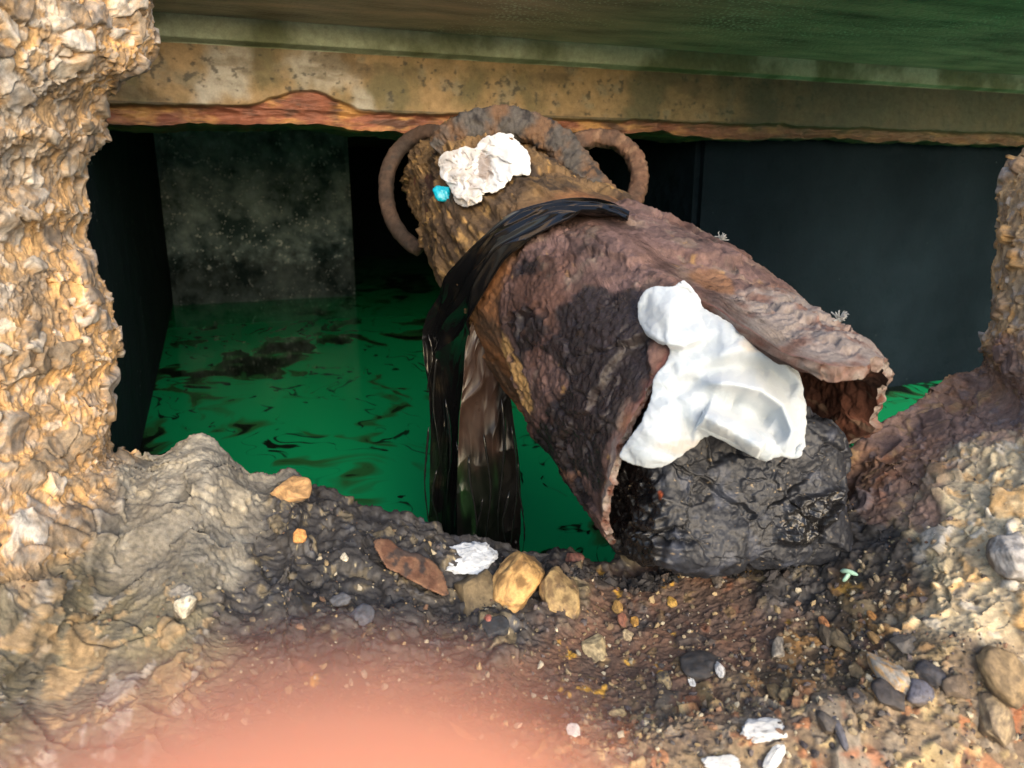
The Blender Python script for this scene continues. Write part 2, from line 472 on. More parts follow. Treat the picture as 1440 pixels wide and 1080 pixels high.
# ------------------------------------------------------------------ water
WZ = -.75
def water_mat():
    m, n, l, b = node_mat('green dyed water')
    tc = n.new('ShaderNodeTexCoord')
    mp = n.new('ShaderNodeMapping'); mp.inputs['Scale'].default_value = (1.0, 1.0, 1)
    l.new(tc.outputs['Object'], mp.inputs[0])
    w1 = n.new('ShaderNodeTexNoise'); w1.inputs['Scale'].default_value = 1.6; w1.inputs['Detail'].default_value = 3
    l.new(mp.outputs[0], w1.inputs['Vector'])
    sc = n.new('ShaderNodeVectorMath'); sc.operation = 'SCALE'; sc.inputs['Scale'].default_value = .9
    l.new(w1.outputs['Color'], sc.inputs[0])
    ad = n.new('ShaderNodeVectorMath'); ad.operation = 'ADD'
    l.new(mp.outputs[0], ad.inputs[0]); l.new(sc.outputs[0], ad.inputs[1])
    st = n.new('ShaderNodeMapping'); st.inputs['Scale'].default_value = (3.2, 2.1, 1); st.inputs['Rotation'].default_value = (0, 0, .35)
    l.new(ad.outputs[0], st.inputs[0])
    t = n.new('ShaderNodeTexNoise'); t.inputs['Scale'].default_value = 1.5; t.inputs['Detail'].default_value = 3.5; t.inputs['Roughness'].default_value = .5; t.inputs['Distortion'].default_value = .8
    l.new(st.outputs[0], t.inputs['Vector'])
    big = n.new('ShaderNodeTexNoise'); big.inputs['Scale'].default_value = 1.1; big.inputs['Detail'].default_value = 2
    l.new(tc.outputs['Object'], big.inputs['Vector'])
    s2 = n.new('ShaderNodeMath'); s2.operation = 'MULTIPLY_ADD'; s2.inputs[1].default_value = .5
    l.new(big.outputs['Fac'], s2.inputs[0]); l.new(t.outputs['Fac'], s2.inputs[2])
    o1 = n.new('ShaderNodeMapRange'); o1.inputs['From Min'].default_value = .865; o1.inputs['From Max'].default_value = .89
    l.new(s2.outputs[0], o1.inputs['Value'])
    # small drifting flecks
    st2 = n.new('ShaderNodeMapping'); st2.inputs['Scale'].default_value = (9, 6, 1); st2.inputs['Rotation'].default_value = (0, 0, .3)
    l.new(ad.outputs[0], st2.inputs[0])
    t3 = n.new('ShaderNodeTexNoise'); t3.inputs['Scale'].default_value = 1.7; t3.inputs['Detail'].default_value = 2.5
    l.new(st2.outputs[0], t3.inputs['Vector'])
    s3 = n.new('ShaderNodeMath'); s3.operation = 'MULTIPLY_ADD'; s3.inputs[1].default_value = .35
    l.new(big.outputs['Fac'], s3.inputs[0]); l.new(t3.outputs['Fac'], s3.inputs[2])
    o2 = n.new('ShaderNodeMapRange'); o2.inputs['From Min'].default_value = .835; o2.inputs['From Max'].default_value = .86
    l.new(s3.outputs[0], o2.inputs['Value'])
    sw = n.new('ShaderNodeMapping'); sw.inputs['Scale'].default_value = (2.6, 1.3, 1); sw.inputs['Location'].default_value = (3.1, 1.7, 0)
    l.new(ad.outputs[0], sw.inputs[0])
    t4 = n.new('ShaderNodeTexNoise'); t4.inputs['Scale'].default_value = 1.2; t4.inputs['Detail'].default_value = 2.2; t4.inputs['Distortion'].default_value = 1.6
    l.new(sw.outputs[0], t4.inputs['Vector'])
    ds = n.new('ShaderNodeMath'); ds.operation = 'SUBTRACT'; ds.inputs[1].default_value = .5
    l.new(t4.outputs['Fac'], ds.inputs[0])
    ab = n.new('ShaderNodeMath'); ab.operation = 'ABSOLUTE'; l.new(ds.outputs[0], ab.inputs[0])
    wd = n.new('ShaderNodeMapRange'); wd.inputs['From Min'].default_value = .46; wd.inputs['From Max'].default_value = .70; wd.inputs['To Max'].default_value = .030
    l.new(t3.outputs['Fac'], wd.inputs['Value'])
    lm = n.new('ShaderNodeMath'); lm.operation = 'SUBTRACT'
    l.new(wd.outputs[0], lm.inputs[0]); l.new(ab.outputs[0], lm.inputs[1])
    ln = n.new('ShaderNodeMapRange'); ln.inputs['From Min'].default_value = -.004; ln.inputs['From Max'].default_value = .009; ln.inputs['To Max'].default_value = .93
    l.new(lm.outputs[0], ln.inputs['Value'])
    o12 = n.new('ShaderNodeMath'); o12.operation = 'MAXIMUM'
    l.new(ln.outputs[0], o12.inputs[0]); l.new(o2.outputs[0], o12.inputs[1])
    oil = n.new('ShaderNodeMath'); oil.operation = 'MAXIMUM'
    l.new(o1.outputs[0], oil.inputs[0]); l.new(o12.outputs[0], oil.inputs[1])
    film = n.new('ShaderNodeMapRange'); film.inputs['From Min'].default_value = .79; film.inputs['From Max'].default_value = .85
    l.new(s2.outputs[0], film.inputs['Value'])
    g = n.new('ShaderNodeMix'); g.data_type = 'RGBA'
    g.inputs['A'].default_value = (.008, .38, .135, 1); g.inputs['B'].default_value = (.030, .15, .045, 1)
    l.new(film.outputs[0], g.inputs['Factor'])
    g2 = n.new('ShaderNodeMix'); g2.data_type = 'RGBA'; g2.inputs['B'].default_value = (.008, .014, .008, 1)
    l.new(oil.outputs[0], g2.inputs['Factor']); l.new(g.outputs['Result'], g2.inputs['A'])
    l.new(g2.outputs['Result'], b.inputs['Base Color'])
    b.inputs['Roughness'].default_value = .04
    b.inputs['Specular IOR Level'].default_value = .4
    b.inputs['IOR'].default_value = 1.33
    bp = n.new('ShaderNodeBump'); bp.inputs['Strength'].default_value = .015; bp.inputs['Distance'].default_value = .01
    l.new(t.outputs['Fac'], bp.inputs['Height']); l.new(bp.outputs[0], b.inputs['Normal'])
    return m
XL, XR, YB, YF = -.24, 7.2, 8.0, .25
V = [(XL-1.2, YF-.3, WZ), (XR, YF-.3, WZ), (XR, YB, WZ), (XL-1.2, YB, WZ)]
tag(mesh_obj('water', V, [[0, 1, 2, 3]], water_mat()), 'flat green dyed water streaked with black oil film', kind='structure')

# ------------------------------------------------------------------ chamber walls, pier, slab
def box(name, lo, hi, mat, parent=None, bevel=0):
    bm = bmesh.new()
    bmesh.ops.create_cube(bm, size=1)
    for v in bm.verts:
        v.co = [lo[i]+(v.co[i]+.5)*(hi[i]-lo[i]) for i in range(3)]
    if bevel:
        bmesh.ops.bevel(bm, geom=bm.edges[:], offset=bevel, segments=2, affect='EDGES')
    me = bpy.data.meshes.new(name); bm.to_mesh(me); bm.free()
    me.materials.append(mat)
    o = bpy.data.objects.new(name, me); COL.objects.link(o)
    if parent:
        o.parent = parent
    return o

YBEAM, ZB, ZC = 1.9, .128, .343
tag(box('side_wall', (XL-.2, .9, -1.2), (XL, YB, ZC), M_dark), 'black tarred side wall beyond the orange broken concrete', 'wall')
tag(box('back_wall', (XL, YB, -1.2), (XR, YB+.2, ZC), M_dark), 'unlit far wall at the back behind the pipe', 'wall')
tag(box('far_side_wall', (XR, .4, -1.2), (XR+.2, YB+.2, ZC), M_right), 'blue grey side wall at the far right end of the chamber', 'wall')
tag(box('concrete_pier', (XL+.002, 5.15, -1.2), (.91, 6.2, ZC-.004), M_pier, bevel=.03), 'grey pier with white salt specks standing in green water at left', 'pier')
xr = float((ray(978, 300)*2.03/ray(978, 300)[1])[0])
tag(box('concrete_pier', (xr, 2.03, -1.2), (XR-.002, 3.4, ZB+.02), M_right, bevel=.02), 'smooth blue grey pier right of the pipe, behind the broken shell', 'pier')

# slab above (its underside is what shows) and the ground outside
def slab_mat():
    m, n, l, b = node_mat('slab underside')
    tc = n.new('ShaderNodeTexCoord')
    st = n.new('ShaderNodeMapping'); st.inputs['Scale'].default_value = (1.3, 4, 1)
    l.new(tc.outputs['Object'], st.inputs[0])
    t = n.new('ShaderNodeTexNoise'); t.inputs['Scale'].default_value = 3; t.inputs['Detail'].default_value = 7; t.inputs['Roughness'].default_value = .6
    l.new(st.outputs[0], t.inputs['Vector'])
    r = n.new('ShaderNodeValToRGB')
    r.color_ramp.elements[0].position = .3; r.color_ramp.elements[0].color = (.17, .125, .095, 1)
    r.color_ramp.elements[1].position = .72; r.color_ramp.elements[1].color = (.74, .52, .40, 1)
    e = r.color_ramp.elements.new(.5); e.color = (.44, .335, .25, 1)
    l.new(t.outputs['Fac'], r.inputs[0])
    v = n.new('ShaderNodeTexVoronoi'); v.inputs['Scale'].default_value = 95
    l.new(tc.outputs['Object'], v.inputs['Vector'])
    t2 = n.new('ShaderNodeTexNoise'); t2.inputs['Scale'].default_value = 2.2; t2.inputs['Detail'].default_value = 4
    l.new(tc.outputs['Object'], t2.inputs['Vector'])
    th = n.new('ShaderNodeMapRange'); th.inputs['From Min'].default_value = .42; th.inputs['From Max'].default_value = .7; th.inputs['To Max'].default_value = .42
    l.new(t2.outputs['Fac'], th.inputs['Value'])
    lt = n.new('ShaderNodeMath'); lt.operation = 'LESS_THAN'
    l.new(v.outputs['Distance'], lt.inputs[0]); l.new(th.outputs[0], lt.inputs[1])
    mx = n.new('ShaderNodeMix'); mx.data_type = 'RGBA'; mx.inputs['B'].default_value = (.75, .74, .64, 1)
    l.new(lt.outputs[0], mx.inputs['Factor']); l.new(r.outputs[0], mx.inputs['A'])
    l.new(mx.outputs['Result'], b.inputs['Base Color'])
    bp = n.new('ShaderNodeBump'); bp.inputs['Strength'].default_value = .5; bp.inputs['Distance'].default_value = .006
    l.new(v.outputs['Distance'], bp.inputs['Height']); l.new(bp.outputs[0], b.inputs['Normal'])
    b.inputs['Roughness'].default_value = .45
    return m
def slab():
    """slab with a broken front edge, cut back obliquely out of view to admit skylight"""
    xs = np.linspace(XL-1.4, XR+.2, 260)
    ye = np.clip(1.64-.36*xs, .62, 1.72)+fbm(np.stack([xs*6, 0*xs, 0*xs], -1), 4, 221)*.03  # unseen edge, set back so more skylight reaches the beam and slab
    bm = bmesh.new()
    rows = []
    for x, y in zip(xs, ye):
        d = .02*float(perlin(np.array([x*9, 3.3, .2]), 222))
        rows.append([bm.verts.new(q) for q in ((x, YB+.2, ZC), (x, y+.02, ZC), (x, y+d*.4, ZC+.018), (x, y+d, ZC+.10), (x, y-d, ZC+.20), (x, y+.015, ZC+.22), (x, YB+.2, ZC+.22))])
    for p_, q_ in zip(rows[:-1], rows[1:]):
        for k in range(7):
            bm.faces.new((p_[k], p_[(k+1) % 7], q_[(k+1) % 7], q_[k]))
    bm.faces.new(rows[0]); bm.faces.new(rows[-1][::-1])
    bmesh.ops.recalc_face_normals(bm, faces=bm.faces)
    me = bpy.data.meshes.new('ceiling'); bm.to_mesh(me); bm.free()
    me.materials.append(slab_mat())
    o = bpy.data.objects.new('ceiling', me); COL.objects.link(o)
    return o
tag(slab(), 'olive stained slab underside with white mineral grains', kind='structure')
M_ground = plain('pale bounce ground', (.46, .43, .37), .95, .3, .25, 6, .5, .01)  # unseen ground, made this pale to bounce light up onto the slab
mesh_obj('ground', [(-40, -60, -.62), (40, -60, -.62), (40, .12, -.62), (-40, .12, -.62)], [[0, 1, 2, 3]], M_ground)['kind'] = 'structure'

# ------------------------------------------------------------------ beam across the chamber
nx = 1500
bx = np.linspace(XL-.02, 5.0, nx)
# profile from the top lip down the face, round the rusty soffit, to the back
prof = []
zl = ZC-.0
for k in np.linspace(0, 1, 26): prof.append((YBEAM-.028, ZC-.045*k, 0))                    # plaster lip
for k in np.linspace(0, 1, 6)[1:]: prof.append((YBEAM-.028+.028*k, ZC-.045-.008*k, .02))
for k in np.linspace(0, 1, 120)[1:]: prof.append((YBEAM, ZC-.053-(ZC-.053-ZB-.035)*k, .02+.5*k))
for k in np.linspace(0, 1, 30)[1:]: prof.append((YBEAM+.012*math.sin(k*3.14), ZB+.035-.035*k, .55+.2*k))
for k in np.linspace(0, 1, 24)[1:]: prof.append((YBEAM+.012+.3*k, ZB+.004*k, .8+.2*k))
prof = np.array(prof)
P = np.zeros((nx, len(prof), 3))
P[..., 0] = bx[:, None]; P[..., 1] = prof[None, :, 0]; P[..., 2] = prof[None, :, 1]
vv = prof[None, :, 2]+0*P[..., 0]
low = sst(.5, .6, vv)
X1 = np.stack([bx*3.1, 0*bx, 0*bx], -1)
sag = fbm(X1, 5, 3, .6)*.045
# missing concrete: an arch-shaped spall about x = .2, smaller ones beside it
xs_arch = float((ray(430, 130)*YBEAM/ray(430, 130)[1])[0])
spall = .008*fbm(np.stack([bx*22, 0*bx+2, 0*bx], -1), 4, 10, .6)+.05*np.exp(-((bx-xs_arch)/.10)**2) + .018*np.clip(fbm(np.stack([bx*5, 0*bx+4, 0*bx], -1), 3, 9)+.1, 0, 1)
zz = P[..., 2]
edge_z = (ZB+.035+spall*.9)[:, None]
conc = P[..., 2] > edge_z
fl = vv > .5
P[..., 2] -= (np.exp(-((zz-ZB)/.02)**2))*(sag[:, None]*.8)
inset = sst(0, .008, edge_z-zz)*(vv < .8)
P[..., 1] += inset*.022
N = np.broadcast_to(np.array([0, -1.0, 0]), P.shape)
face = (vv > .02)
P = P + N*(fbm(P*7, 4, 1)*.01*face + fbm(P*40, 4, 2)*.0035 + inset*(ridged(P*np.array([9, 30, 34]), 4, 5)*.012))[..., None]
P[..., 2] += sst(.75, .82, vv)*fbm(P*np.array([8, 20, 8]), 4, 8)*.014
pits, _, pid = voronoi(P*9, 5)
pit = sst(.16, .08, pits)*(HID[pid, 0] > .72)*face*(1-inset)
P = P + (-N)*pit[..., None]*.012
n1, n2, n3 = fbm(P*6, 5, 11), fbm(P*16, 5, 12), fbm(P*60, 4, 13)
ochre, grey, dark, pale, olive = [s2l(c)*.85 for c in ((142, 118, 82), (118, 112, 92), (44, 42, 34), (160, 156, 144), (96, 88, 58))]
c = mixc(ochre, olive, sst(-.1, .35, n1))
c = mixc(c, grey, sst(.05, .4, n2-.3*n1)*.7)
c = mixc(c, pale, sst(.0, .25, fbm(P*5, 4, 21)+.25-np.abs(P[..., 0]-.16)*1.6)*face*.85)
c = mixc(c, dark, sst(.22, .45, n3+.6*n2)*.75)
c = mixc(c, s2l((84, 70, 46)), sst(.05, .35, fbm(P*np.array([5, 9, 14]), 5, 22, .6))*.7)
c = mixc(c, dark, sst(.03, .0, np.abs(zz-edge_z-.012)-.012*n2)*.8*fl)                       # dark wet line above the spall
right = sst(.7, 1.9, P[..., 0]+.25*n1)
c = mixc(c, s2l((58, 64, 52)), right*.88)                                                    # light falling off towards the far end, put into the colour
lipc = mixc(s2l((150, 160, 135)), s2l((96, 104, 74)), sst(-.2, .3, n1))
c = np.where((vv <= .02)[..., None], lipc, c)
rust1, rust2, rust3, rust4 = s2l((122, 76, 58)), s2l((164, 124, 74)), s2l((78, 54, 44)), s2l((104, 66, 54))
rc = mixc(rust1, rust2, sst(-.05, .3, fbm(P*np.array([8, 8, 25]), 4, 31)))
rc = mixc(rc, rust3, sst(.0, .35, fbm(P*np.array([12, 12, 40]), 4, 32)))
rc = mixc(rc, rust4, sst(.1, .4, n2)*.6)
rc = mixc(rc, s2l((82, 74, 58)), right*.8)  # the rust takes the same painted light falloff
c = mixc(c, rc, np.maximum(inset, sst(.72, .8, vv)))
c = np.clip(c, .004, 1)
beam = grid_obj('concrete_beam', P, M_beam, None, c, None, flip=True)
tag(beam, 'ochre stained concrete beam with spalled rusty underside spanning the chamber', 'beam')
# a closed core behind the modelled face
box('beam_core', (XL-.02, YBEAM+.06, ZB+.03), (5.0, YBEAM+.31, ZC-.002), M_beam, beam)

# ------------------------------------------------------------------ broken rim: left wall, ledge, right wall (one loft, cut in three)
SEC = []
def sec(E, dE, F1, dF1, F2, dF2, bulge=0, back='L', m=(.28, .62)):
    E = np.array(E, float); F1 = np.array(F1, float)
    def mid(k, bl):
        q = E+(F1-E)*k
        inv = (1/dE)*(1-k)+(1/dF1)*k
        return at(q[0], q[1], 1/inv/(1+bl))
    e = at(E[0], E[1], dE)
    if back == 'L':
        b1 = at(E[0]-30, E[1], dE*1.10); b2 = at(E[0]-260, E[1], dE*1.45)
    elif back == 'R':
        b1 = at(E[0]+30, E[1], dE*1.10); b2 = at(E[0]+260, E[1], dE*1.45)
    else:
        b1 = e+np.array([0, .07, -.05]); b2 = e+np.array([0, .16, -.55])
    SEC.append((E, [at(F2[0], F2[1], dF2), at(F1[0], F1[1], dF1), mid(m[1], bulge*.8), mid(m[0], bulge), e, b1, b2]))
for ex, ey in [(236, -160), (220, -60), (210, 0), (208, 45), (198, 85), (175, 118), (152, 148), (147, 195), (124, 232), (118, 265), (126, 300), (112, 332), (128, 372), (144, 410), (161, 470), (166, 505), (151, 545), (157, 580), (151, 615)]:
    sec((ex, ey), .97, (ex-330, ey), .70, (ex-1100, ey), .62, .03)
sec((152, 636), .98, (-170, 720), .68, (-900, 900), .6, .04)
sec((165, 641), .99, (-170, 900), .64, (-800, 1300), .55, .05, 'B')
sec((190, 647), 1.0, (-120, 1060), .60, (-600, 1800), .5, .04, 'B')
for ex, ey, fx, bl in [(212, 655, 40, .02), (242, 641, 120, .03), (288, 636, 190, .05), (312, 652, 240, .05), (346, 682, 290, .03), (382, 691, 340, .02), (415, 682, 385, .02), (442, 706, 420, .02), (480, 719, 465, .03), (512, 736, 500, .02), (560, 746, 550, .02), (620, 766, 610, .0), (700, 778, 690, .0), (748, 797, 735, .0), (800, 803, 790, .0), (858, 818, 845, 0), (905, 815, 890, 0)]:
    dE = 1.0 if ex < 800 else .99
    sec((ex, ey), dE, (fx, 1095), .66, (fx-50, 1900), .50, bl, 'B')
for ex, ey, fx, bl in [(960, 790, 950, 0), (1040, 765, 1030, 0), (1110, 745, 1110, .0), (1160, 722, 1180, .0), (1192, 692, 1240, .02), (1220, 662, 1290, .04), (1250, 632, 1345, .06), (1280, 606, 1400, .08), (1315, 584, 1470, .09)]:
    sec((ex, ey), 1.0, (fx, 1095), .66, (fx+60, 1900), .50, bl, 'B')
sec((1350, 560, ), .99, (1600, 1090), .66, (1750, 1700), .52, .10, 'B')
sec((1384, 538), .98, (1700, 960), .66, (2200, 1300), .56, .08, 'B')
sec((1386, 512), .97, (1700, 700), .68, (2300, 900), .58, .05, 'R')
for ex, ey in [(1380, 480), (1394, 440), (1394, 400), (1398, 350), (1406, 310), (1413, 262), (1430, 228), (1454, 195), (1480, 150), (1520, 60), (1550, 0), (1600, -160)]:
    sec((ex, ey), .96, (ex+330, ey), .70, (ex+1300, ey), .6, .03, 'R')
E_px = np.array([s[0] for s in SEC])
C = np.array([s[1] for s in SEC])                                   # (k, 7, 3)
mid_px = E_px
lenu = np.linalg.norm(np.diff(E_px, axis=0), axis=1)*.6 + np.linalg.norm(np.diff(C[:, 2], axis=0), axis=1)*500
NU = 1280
tu = param_by_length(lenu, NU)
tv = np.concatenate([np.linspace(0, 1, 10)[:-1], np.linspace(1, 4, 305)[:-1], np.linspace(4, 6, 70)])
Cv = np.moveaxis(catmull(np.moveaxis(C, 1, 0), tv), 0, 1)           # along v first
B0 = catmull(Cv, tu)                                                # (NU, NV, 3)
NV = len(tv)
px, py, _ = proj(B0)
px = np.clip(px, -1500, 3000); py = np.clip(py, -1500, 3000)
BP = B0.copy()
warp = np.stack([fbm(BP*7, 3, 41), fbm(BP*7, 3, 42)], -1)*90 + np.stack([fbm(BP*28, 3, 43), fbm(BP*28, 3, 44)], -1)*40
qx, qy = px+warp[..., 0], py+warp[..., 1]
ZONES = {'ora': [(150, 60, 70), (110, 190, 60), (90, 300, 50), (110, 440, 70), (100, 560, 80), (40, 640, 80), (60, 760, 70)],
         'grb': [(40, 60, 80), (10, 200, 110), (60, 390, 50), (0, 420, 60), (-60, 550, 90), (-100, 300, 160), (150, 690, 35)],
         'gry': [(230, 700, 75), (310, 700, 60), (200, 780, 55), (330, 770, 40)],
         'olv': [(60, 900, 130), (180, 880, 90), (120, 1020, 120), (-200, 1000, 200)],
         'tar': [(450, 790, 85), (560, 820, 95), (680, 850, 80), (420, 870, 70), (620, 920, 60), (850, 810, 50), (1180, 760, 55), (1120, 830, 55), (1240, 800, 50), (760, 800, 40)],
         'rus': [(880, 900, 75), (960, 960, 70), (1060, 900, 60), (1000, 830, 60), (800, 960, 70), (700, 1000, 90), (500, 1050, 150)],
         'dar': [(1180, 900, 60), (1260, 950, 60), (1120, 950, 50), (1220, 830, 50), (1080, 970, 50)],
         'bei': [(1350, 760, 65), (1390, 840, 80), (1420, 680, 60), (1340, 880, 45), (1700, 900, 250)],
         'red': [(1260, 640, 55), (1340, 600, 60), (1400, 570, 60), (1230, 700, 35), (1300, 690, 30)],
         'mix': [(900, 1050, 90), (1050, 1040, 80), (1200, 1040, 80), (1350, 1010, 80), (1420, 980, 60), (1100, 1300, 300)],
         'tan': [(1420, 300, 90), (1420, 430, 70), (1440, 180, 90), (1600, 300, 200)]}
PAL = {  # matrix colour, patch colour, stone colours, stone share
    'ora': ((216, 172, 116), (192, 154, 108), [(146, 142, 138), (104, 98, 92), (190, 186, 178), (128, 116, 100)], .68),
    'grb': ((150, 132, 110), (190, 154, 106), [(150, 146, 140), (104, 96, 88), (190, 184, 174)], .6),
    'gry': ((126, 120, 108), (156, 150, 136), [(120, 114, 104), (160, 150, 130)], .2),
    'olv': ((120, 112, 90), (106, 101, 90), [(160, 155, 148), (120, 110, 92), (166, 140, 104)], .3),
    'tar': ((58, 56, 55), (72, 69, 67), [(78, 80, 86), (120, 108, 84), (40, 40, 42)], .25),
    'rus': ((96, 78, 68), (112, 84, 68), [(132, 110, 76), (90, 74, 68), (66, 62, 60)], .25),
    'dar': ((66, 58, 48), (84, 68, 52), [(128, 112, 84), (76, 74, 76), (160, 120, 70)], .4),
    'bei': ((182, 168, 142), (154, 138, 112), [(190, 186, 178), (205, 165, 110), (150, 140, 124), (225, 205, 165)], .6),
    'red': ((146, 120, 108), (142, 108, 86), [(122, 112, 114), (156, 128, 94), (104, 86, 82)], .35),
    'mix': ((138, 120, 96), (108, 92, 78), [(190, 168, 124), (96, 88, 84), (156, 104, 70), (140, 130, 116)], .5),
    'tan': ((196, 160, 116), (158, 136, 108), [(160, 152, 146), (196, 150, 92), (120, 100, 84)], .5)}
W = {}
tot = 1e-9
for z, pts in ZONES.items():
    s = 0
    for x, y, r in pts:
        s = s + np.exp(-((qx-x)**2+(qy-y)**2)/(r*r))
    W[z] = (s+1e-6)**2.2
    tot = tot + W[z]
for z in W: W[z] = W[z]/tot
tarw = W['tar'] + .35*W['dar']
rockw = 1 - W['tar']
# --- relief
P = BP.copy()
fadeE = 1.0
n = grid_normals(P)
if (n[NU//2, NV//2] @ (-FW)) < 0: n = -n; FLIP = True
else: FLIP = False
h = fbm(BP*5, 4, 51)*.026
lumpy = W['ora']+.9*W['grb']+W['bei']+W['tan']+.6*W['mix']+.45*W['red']
h = h + (ridged(BP*11, 3, 52)-.35)*.009*(.05+lumpy)
layer = fbm(BP*np.array([9, 9, 22]), 4, 57)
kq1, kq2, kid, kdl = voronoi((BP+.05*np.stack([fbm(BP*8, 3, 58), fbm(BP*8, 3, 59), fbm(BP*8, 3, 60)], -1))*np.array([9, 9, 13]), 4, off=True)
h = h + (.6*W['gry']+.5*W['olv']+.25*W['red']+.4*W['tar'])*sst(0, .05, kq2-kq1)*(np.clip((TILT[kid]*kdl).sum(-1), -.9, .9)*.015+(HID[kid, 0]-.5)*.010)
P = P + n*h[..., None]
n = grid_normals(P)*(-1 if FLIP else 1)
vw1 = BP + .020*np.stack([fbm(BP*24, 3, 61), fbm(BP*24, 3, 62), fbm(BP*24, 3, 63)], -1)
f1, f2, i1, d1 = voronoi(vw1*np.array([30, 24, 36]), 1, off=True)
sh1 = sst(.0, .10, f2-f1)
g1, g2, i2, d2 = voronoi((vw1+.004*np.stack([fbm(BP*90, 2, 64)]*3, -1))*np.array([84, 84, 96]), 2, off=True)
sh2 = sst(.0, .14, g2-g1)
dens = sum(W[z]*PAL[z][3] for z in W)
isS1 = (HID[i1, 0] < dens*.52)
isS2 = (HID[i2, 1] < dens)
fac1 = (TILT[i1]*d1).sum(-1); fac2 = (TILT[i2]*d2).sum(-1)
mS = isS1*sst(.03, .09, f2-f1)
mat_ = 1-.85*mS
h = isS1*sh1*(.0030+np.clip(fac1, -.8, .8)*.0048) + (1-mS)*isS2*sh2*(.0014+np.clip(fac2, -.7, .7)*.0032)
h = h - (1-mS)*lumpy*(.004+.0035*np.abs(fbm(BP*34, 3, 66)))
gran = fbm(BP*150, 3, 67, .7)*.0030 + fbm(BP*330, 2, 75, .65)*.0016
h = h + gran*mat_ + fbm(BP*60, 4, 73, .6)*.0030*mat_*(1-.65*W['gry']-.4*W['olv'])
h = h - sst(.022, .0, kq2-kq1)*.007*(W['gry']+W['olv']+.5*W['red']) + fbm(BP*110, 3, 68, .6)*.0015*(W['gry']+W['olv'])
h = h + tarw*(np.abs(fbm(BP*26, 3, 71))*.020 + fbm(BP*75, 3, 72)*.004)
pitn = sst(.30, .36, fbm(BP*26, 4, 76, .6))
h = h - pitn*.009*lumpy*mat_ - .003
P = P + n*h[..., None]
# --- colour
c = 0
nA, nB, nC = fbm(BP*9, 4, 81), fbm(BP*30, 4, 82), fbm(BP*110, 3, 83)
for z in W:
    a, b_, st, _s = PAL[z]
    cz = mixc(s2l(a), s2l(b_), sst(-.2, .3, nA+.6*nB))
    st = np.array([s2l(q) for q in st])
    k1 = (HID[i1, 2]*len(st)).astype(int) % len(st); k2 = (HID[i2, 3]*len(st)).astype(int) % len(st)
    cs1 = st[k1]*(.75+.5*HID[i1, 3])[..., None]; cs2 = st[k2]*(.7+.6*HID[i2, 2])[..., None]
    cz = mixc(cz, cs2, isS2*sst(.02, .08, g2-g1)*.6)
    cz = mixc(cz, cs1, isS1*sst(.01, .05, f2-f1)*(.45+.4*sst(-.2, .1, fbm(BP*40, 4, 90, .6))))
    c = c + W[z][..., None]*cz
# grime films and lichen-orange spots on the wall, rust blooms and yellow crumbs on the ledge
grime = sst(.0, .3, fbm(BP*np.array([11, 11, 6]), 5, 85, .6))*(W['ora']+W['grb'])
c = mixc(c, s2l((104, 92, 78)), grime*.72)
bloom = sst(.20, .5, fbm(BP*22, 4, 86)+.25*nC)*(.7*W['rus']+W['mix']+.4*W['dar']+.6*W['red'])
c = mixc(c, s2l((156, 94, 60)), bloom*.65)
yel = sst(.36, .48, fbm(BP*26, 4, 87)+.35*nC)*(W['rus']+.5*W['dar'])
c = mixc(c, s2l((206, 158, 62)), yel*.85)
spk = sst(.52, .6, fbm(BP*240, 2, 88)+.25*nB)
c = mixc(c, s2l((196, 180, 140)), spk*(.2+.45*tarw+.3*W['dar']))
soot = sst(.1, .4, fbm(BP*15, 3, 89))*(W['gry']+W['olv'])*.55
c = mixc(c, s2l((70, 68, 64)), soot)
c = c*(1+(.30*nC+.35*fbm(BP*260, 2, 84))[..., None])
c = np.clip(c*.86, .006, .9)
wet = np.clip(tarw*1.1, 0, 1)*.55
RIM = P
RIMPX, RIMPY, RIMD = proj(RIM)
iL = int(np.searchsorted(tu, 19.5)); iR = int(np.searchsorted(tu, 49.6))
for nm, a0, a1 in (('broken_wall', 0, iL+1), ('ledge', iL, iR+1), ('broken_wall', iR, NU)):
    o = grid_obj(nm, P[a0:a1], M_rock, None, c[a0:a1], {'wet': wet[a0:a1]}, flip=not FLIP)
    if nm == 'ledge':
        tag(o, 'uneven rubble ledge of tar, rust and grit below the hole', kind='structure')
    elif a0 == 0:
        tag(o, 'orange and grey broken concrete wall edge framing the left side', 'wall')
    else:
        tag(o, 'tan broken concrete wall end jutting in at the right border', 'wall')

def on_rim(x, y):
    """the surface point of the rim seen at photo pixel (x, y), and its outward normal"""
    d = (RIMPX-x)**2+(RIMPY-y)**2
    cand = np.argwhere(d < 9)
    if len(cand) == 0:
        cand = np.argwhere(d <= d.min()+1e-6)
    k = min(cand, key=lambda q: RIMD[q[0], q[1]])
    i, j = np.clip(k[0], 6, NU-7), np.clip(k[1], 6, NV-7)
    a = RIM[i+6, j]-RIM[i-6, j]; b_ = RIM[i, j+6]-RIM[i, j-6]
    nn = np.cross(a, b_); nn /= np.linalg.norm(nn)+1e-9
    if nn @ FW > 0: nn = -nn
    return RIM[k[0], k[1]], nn

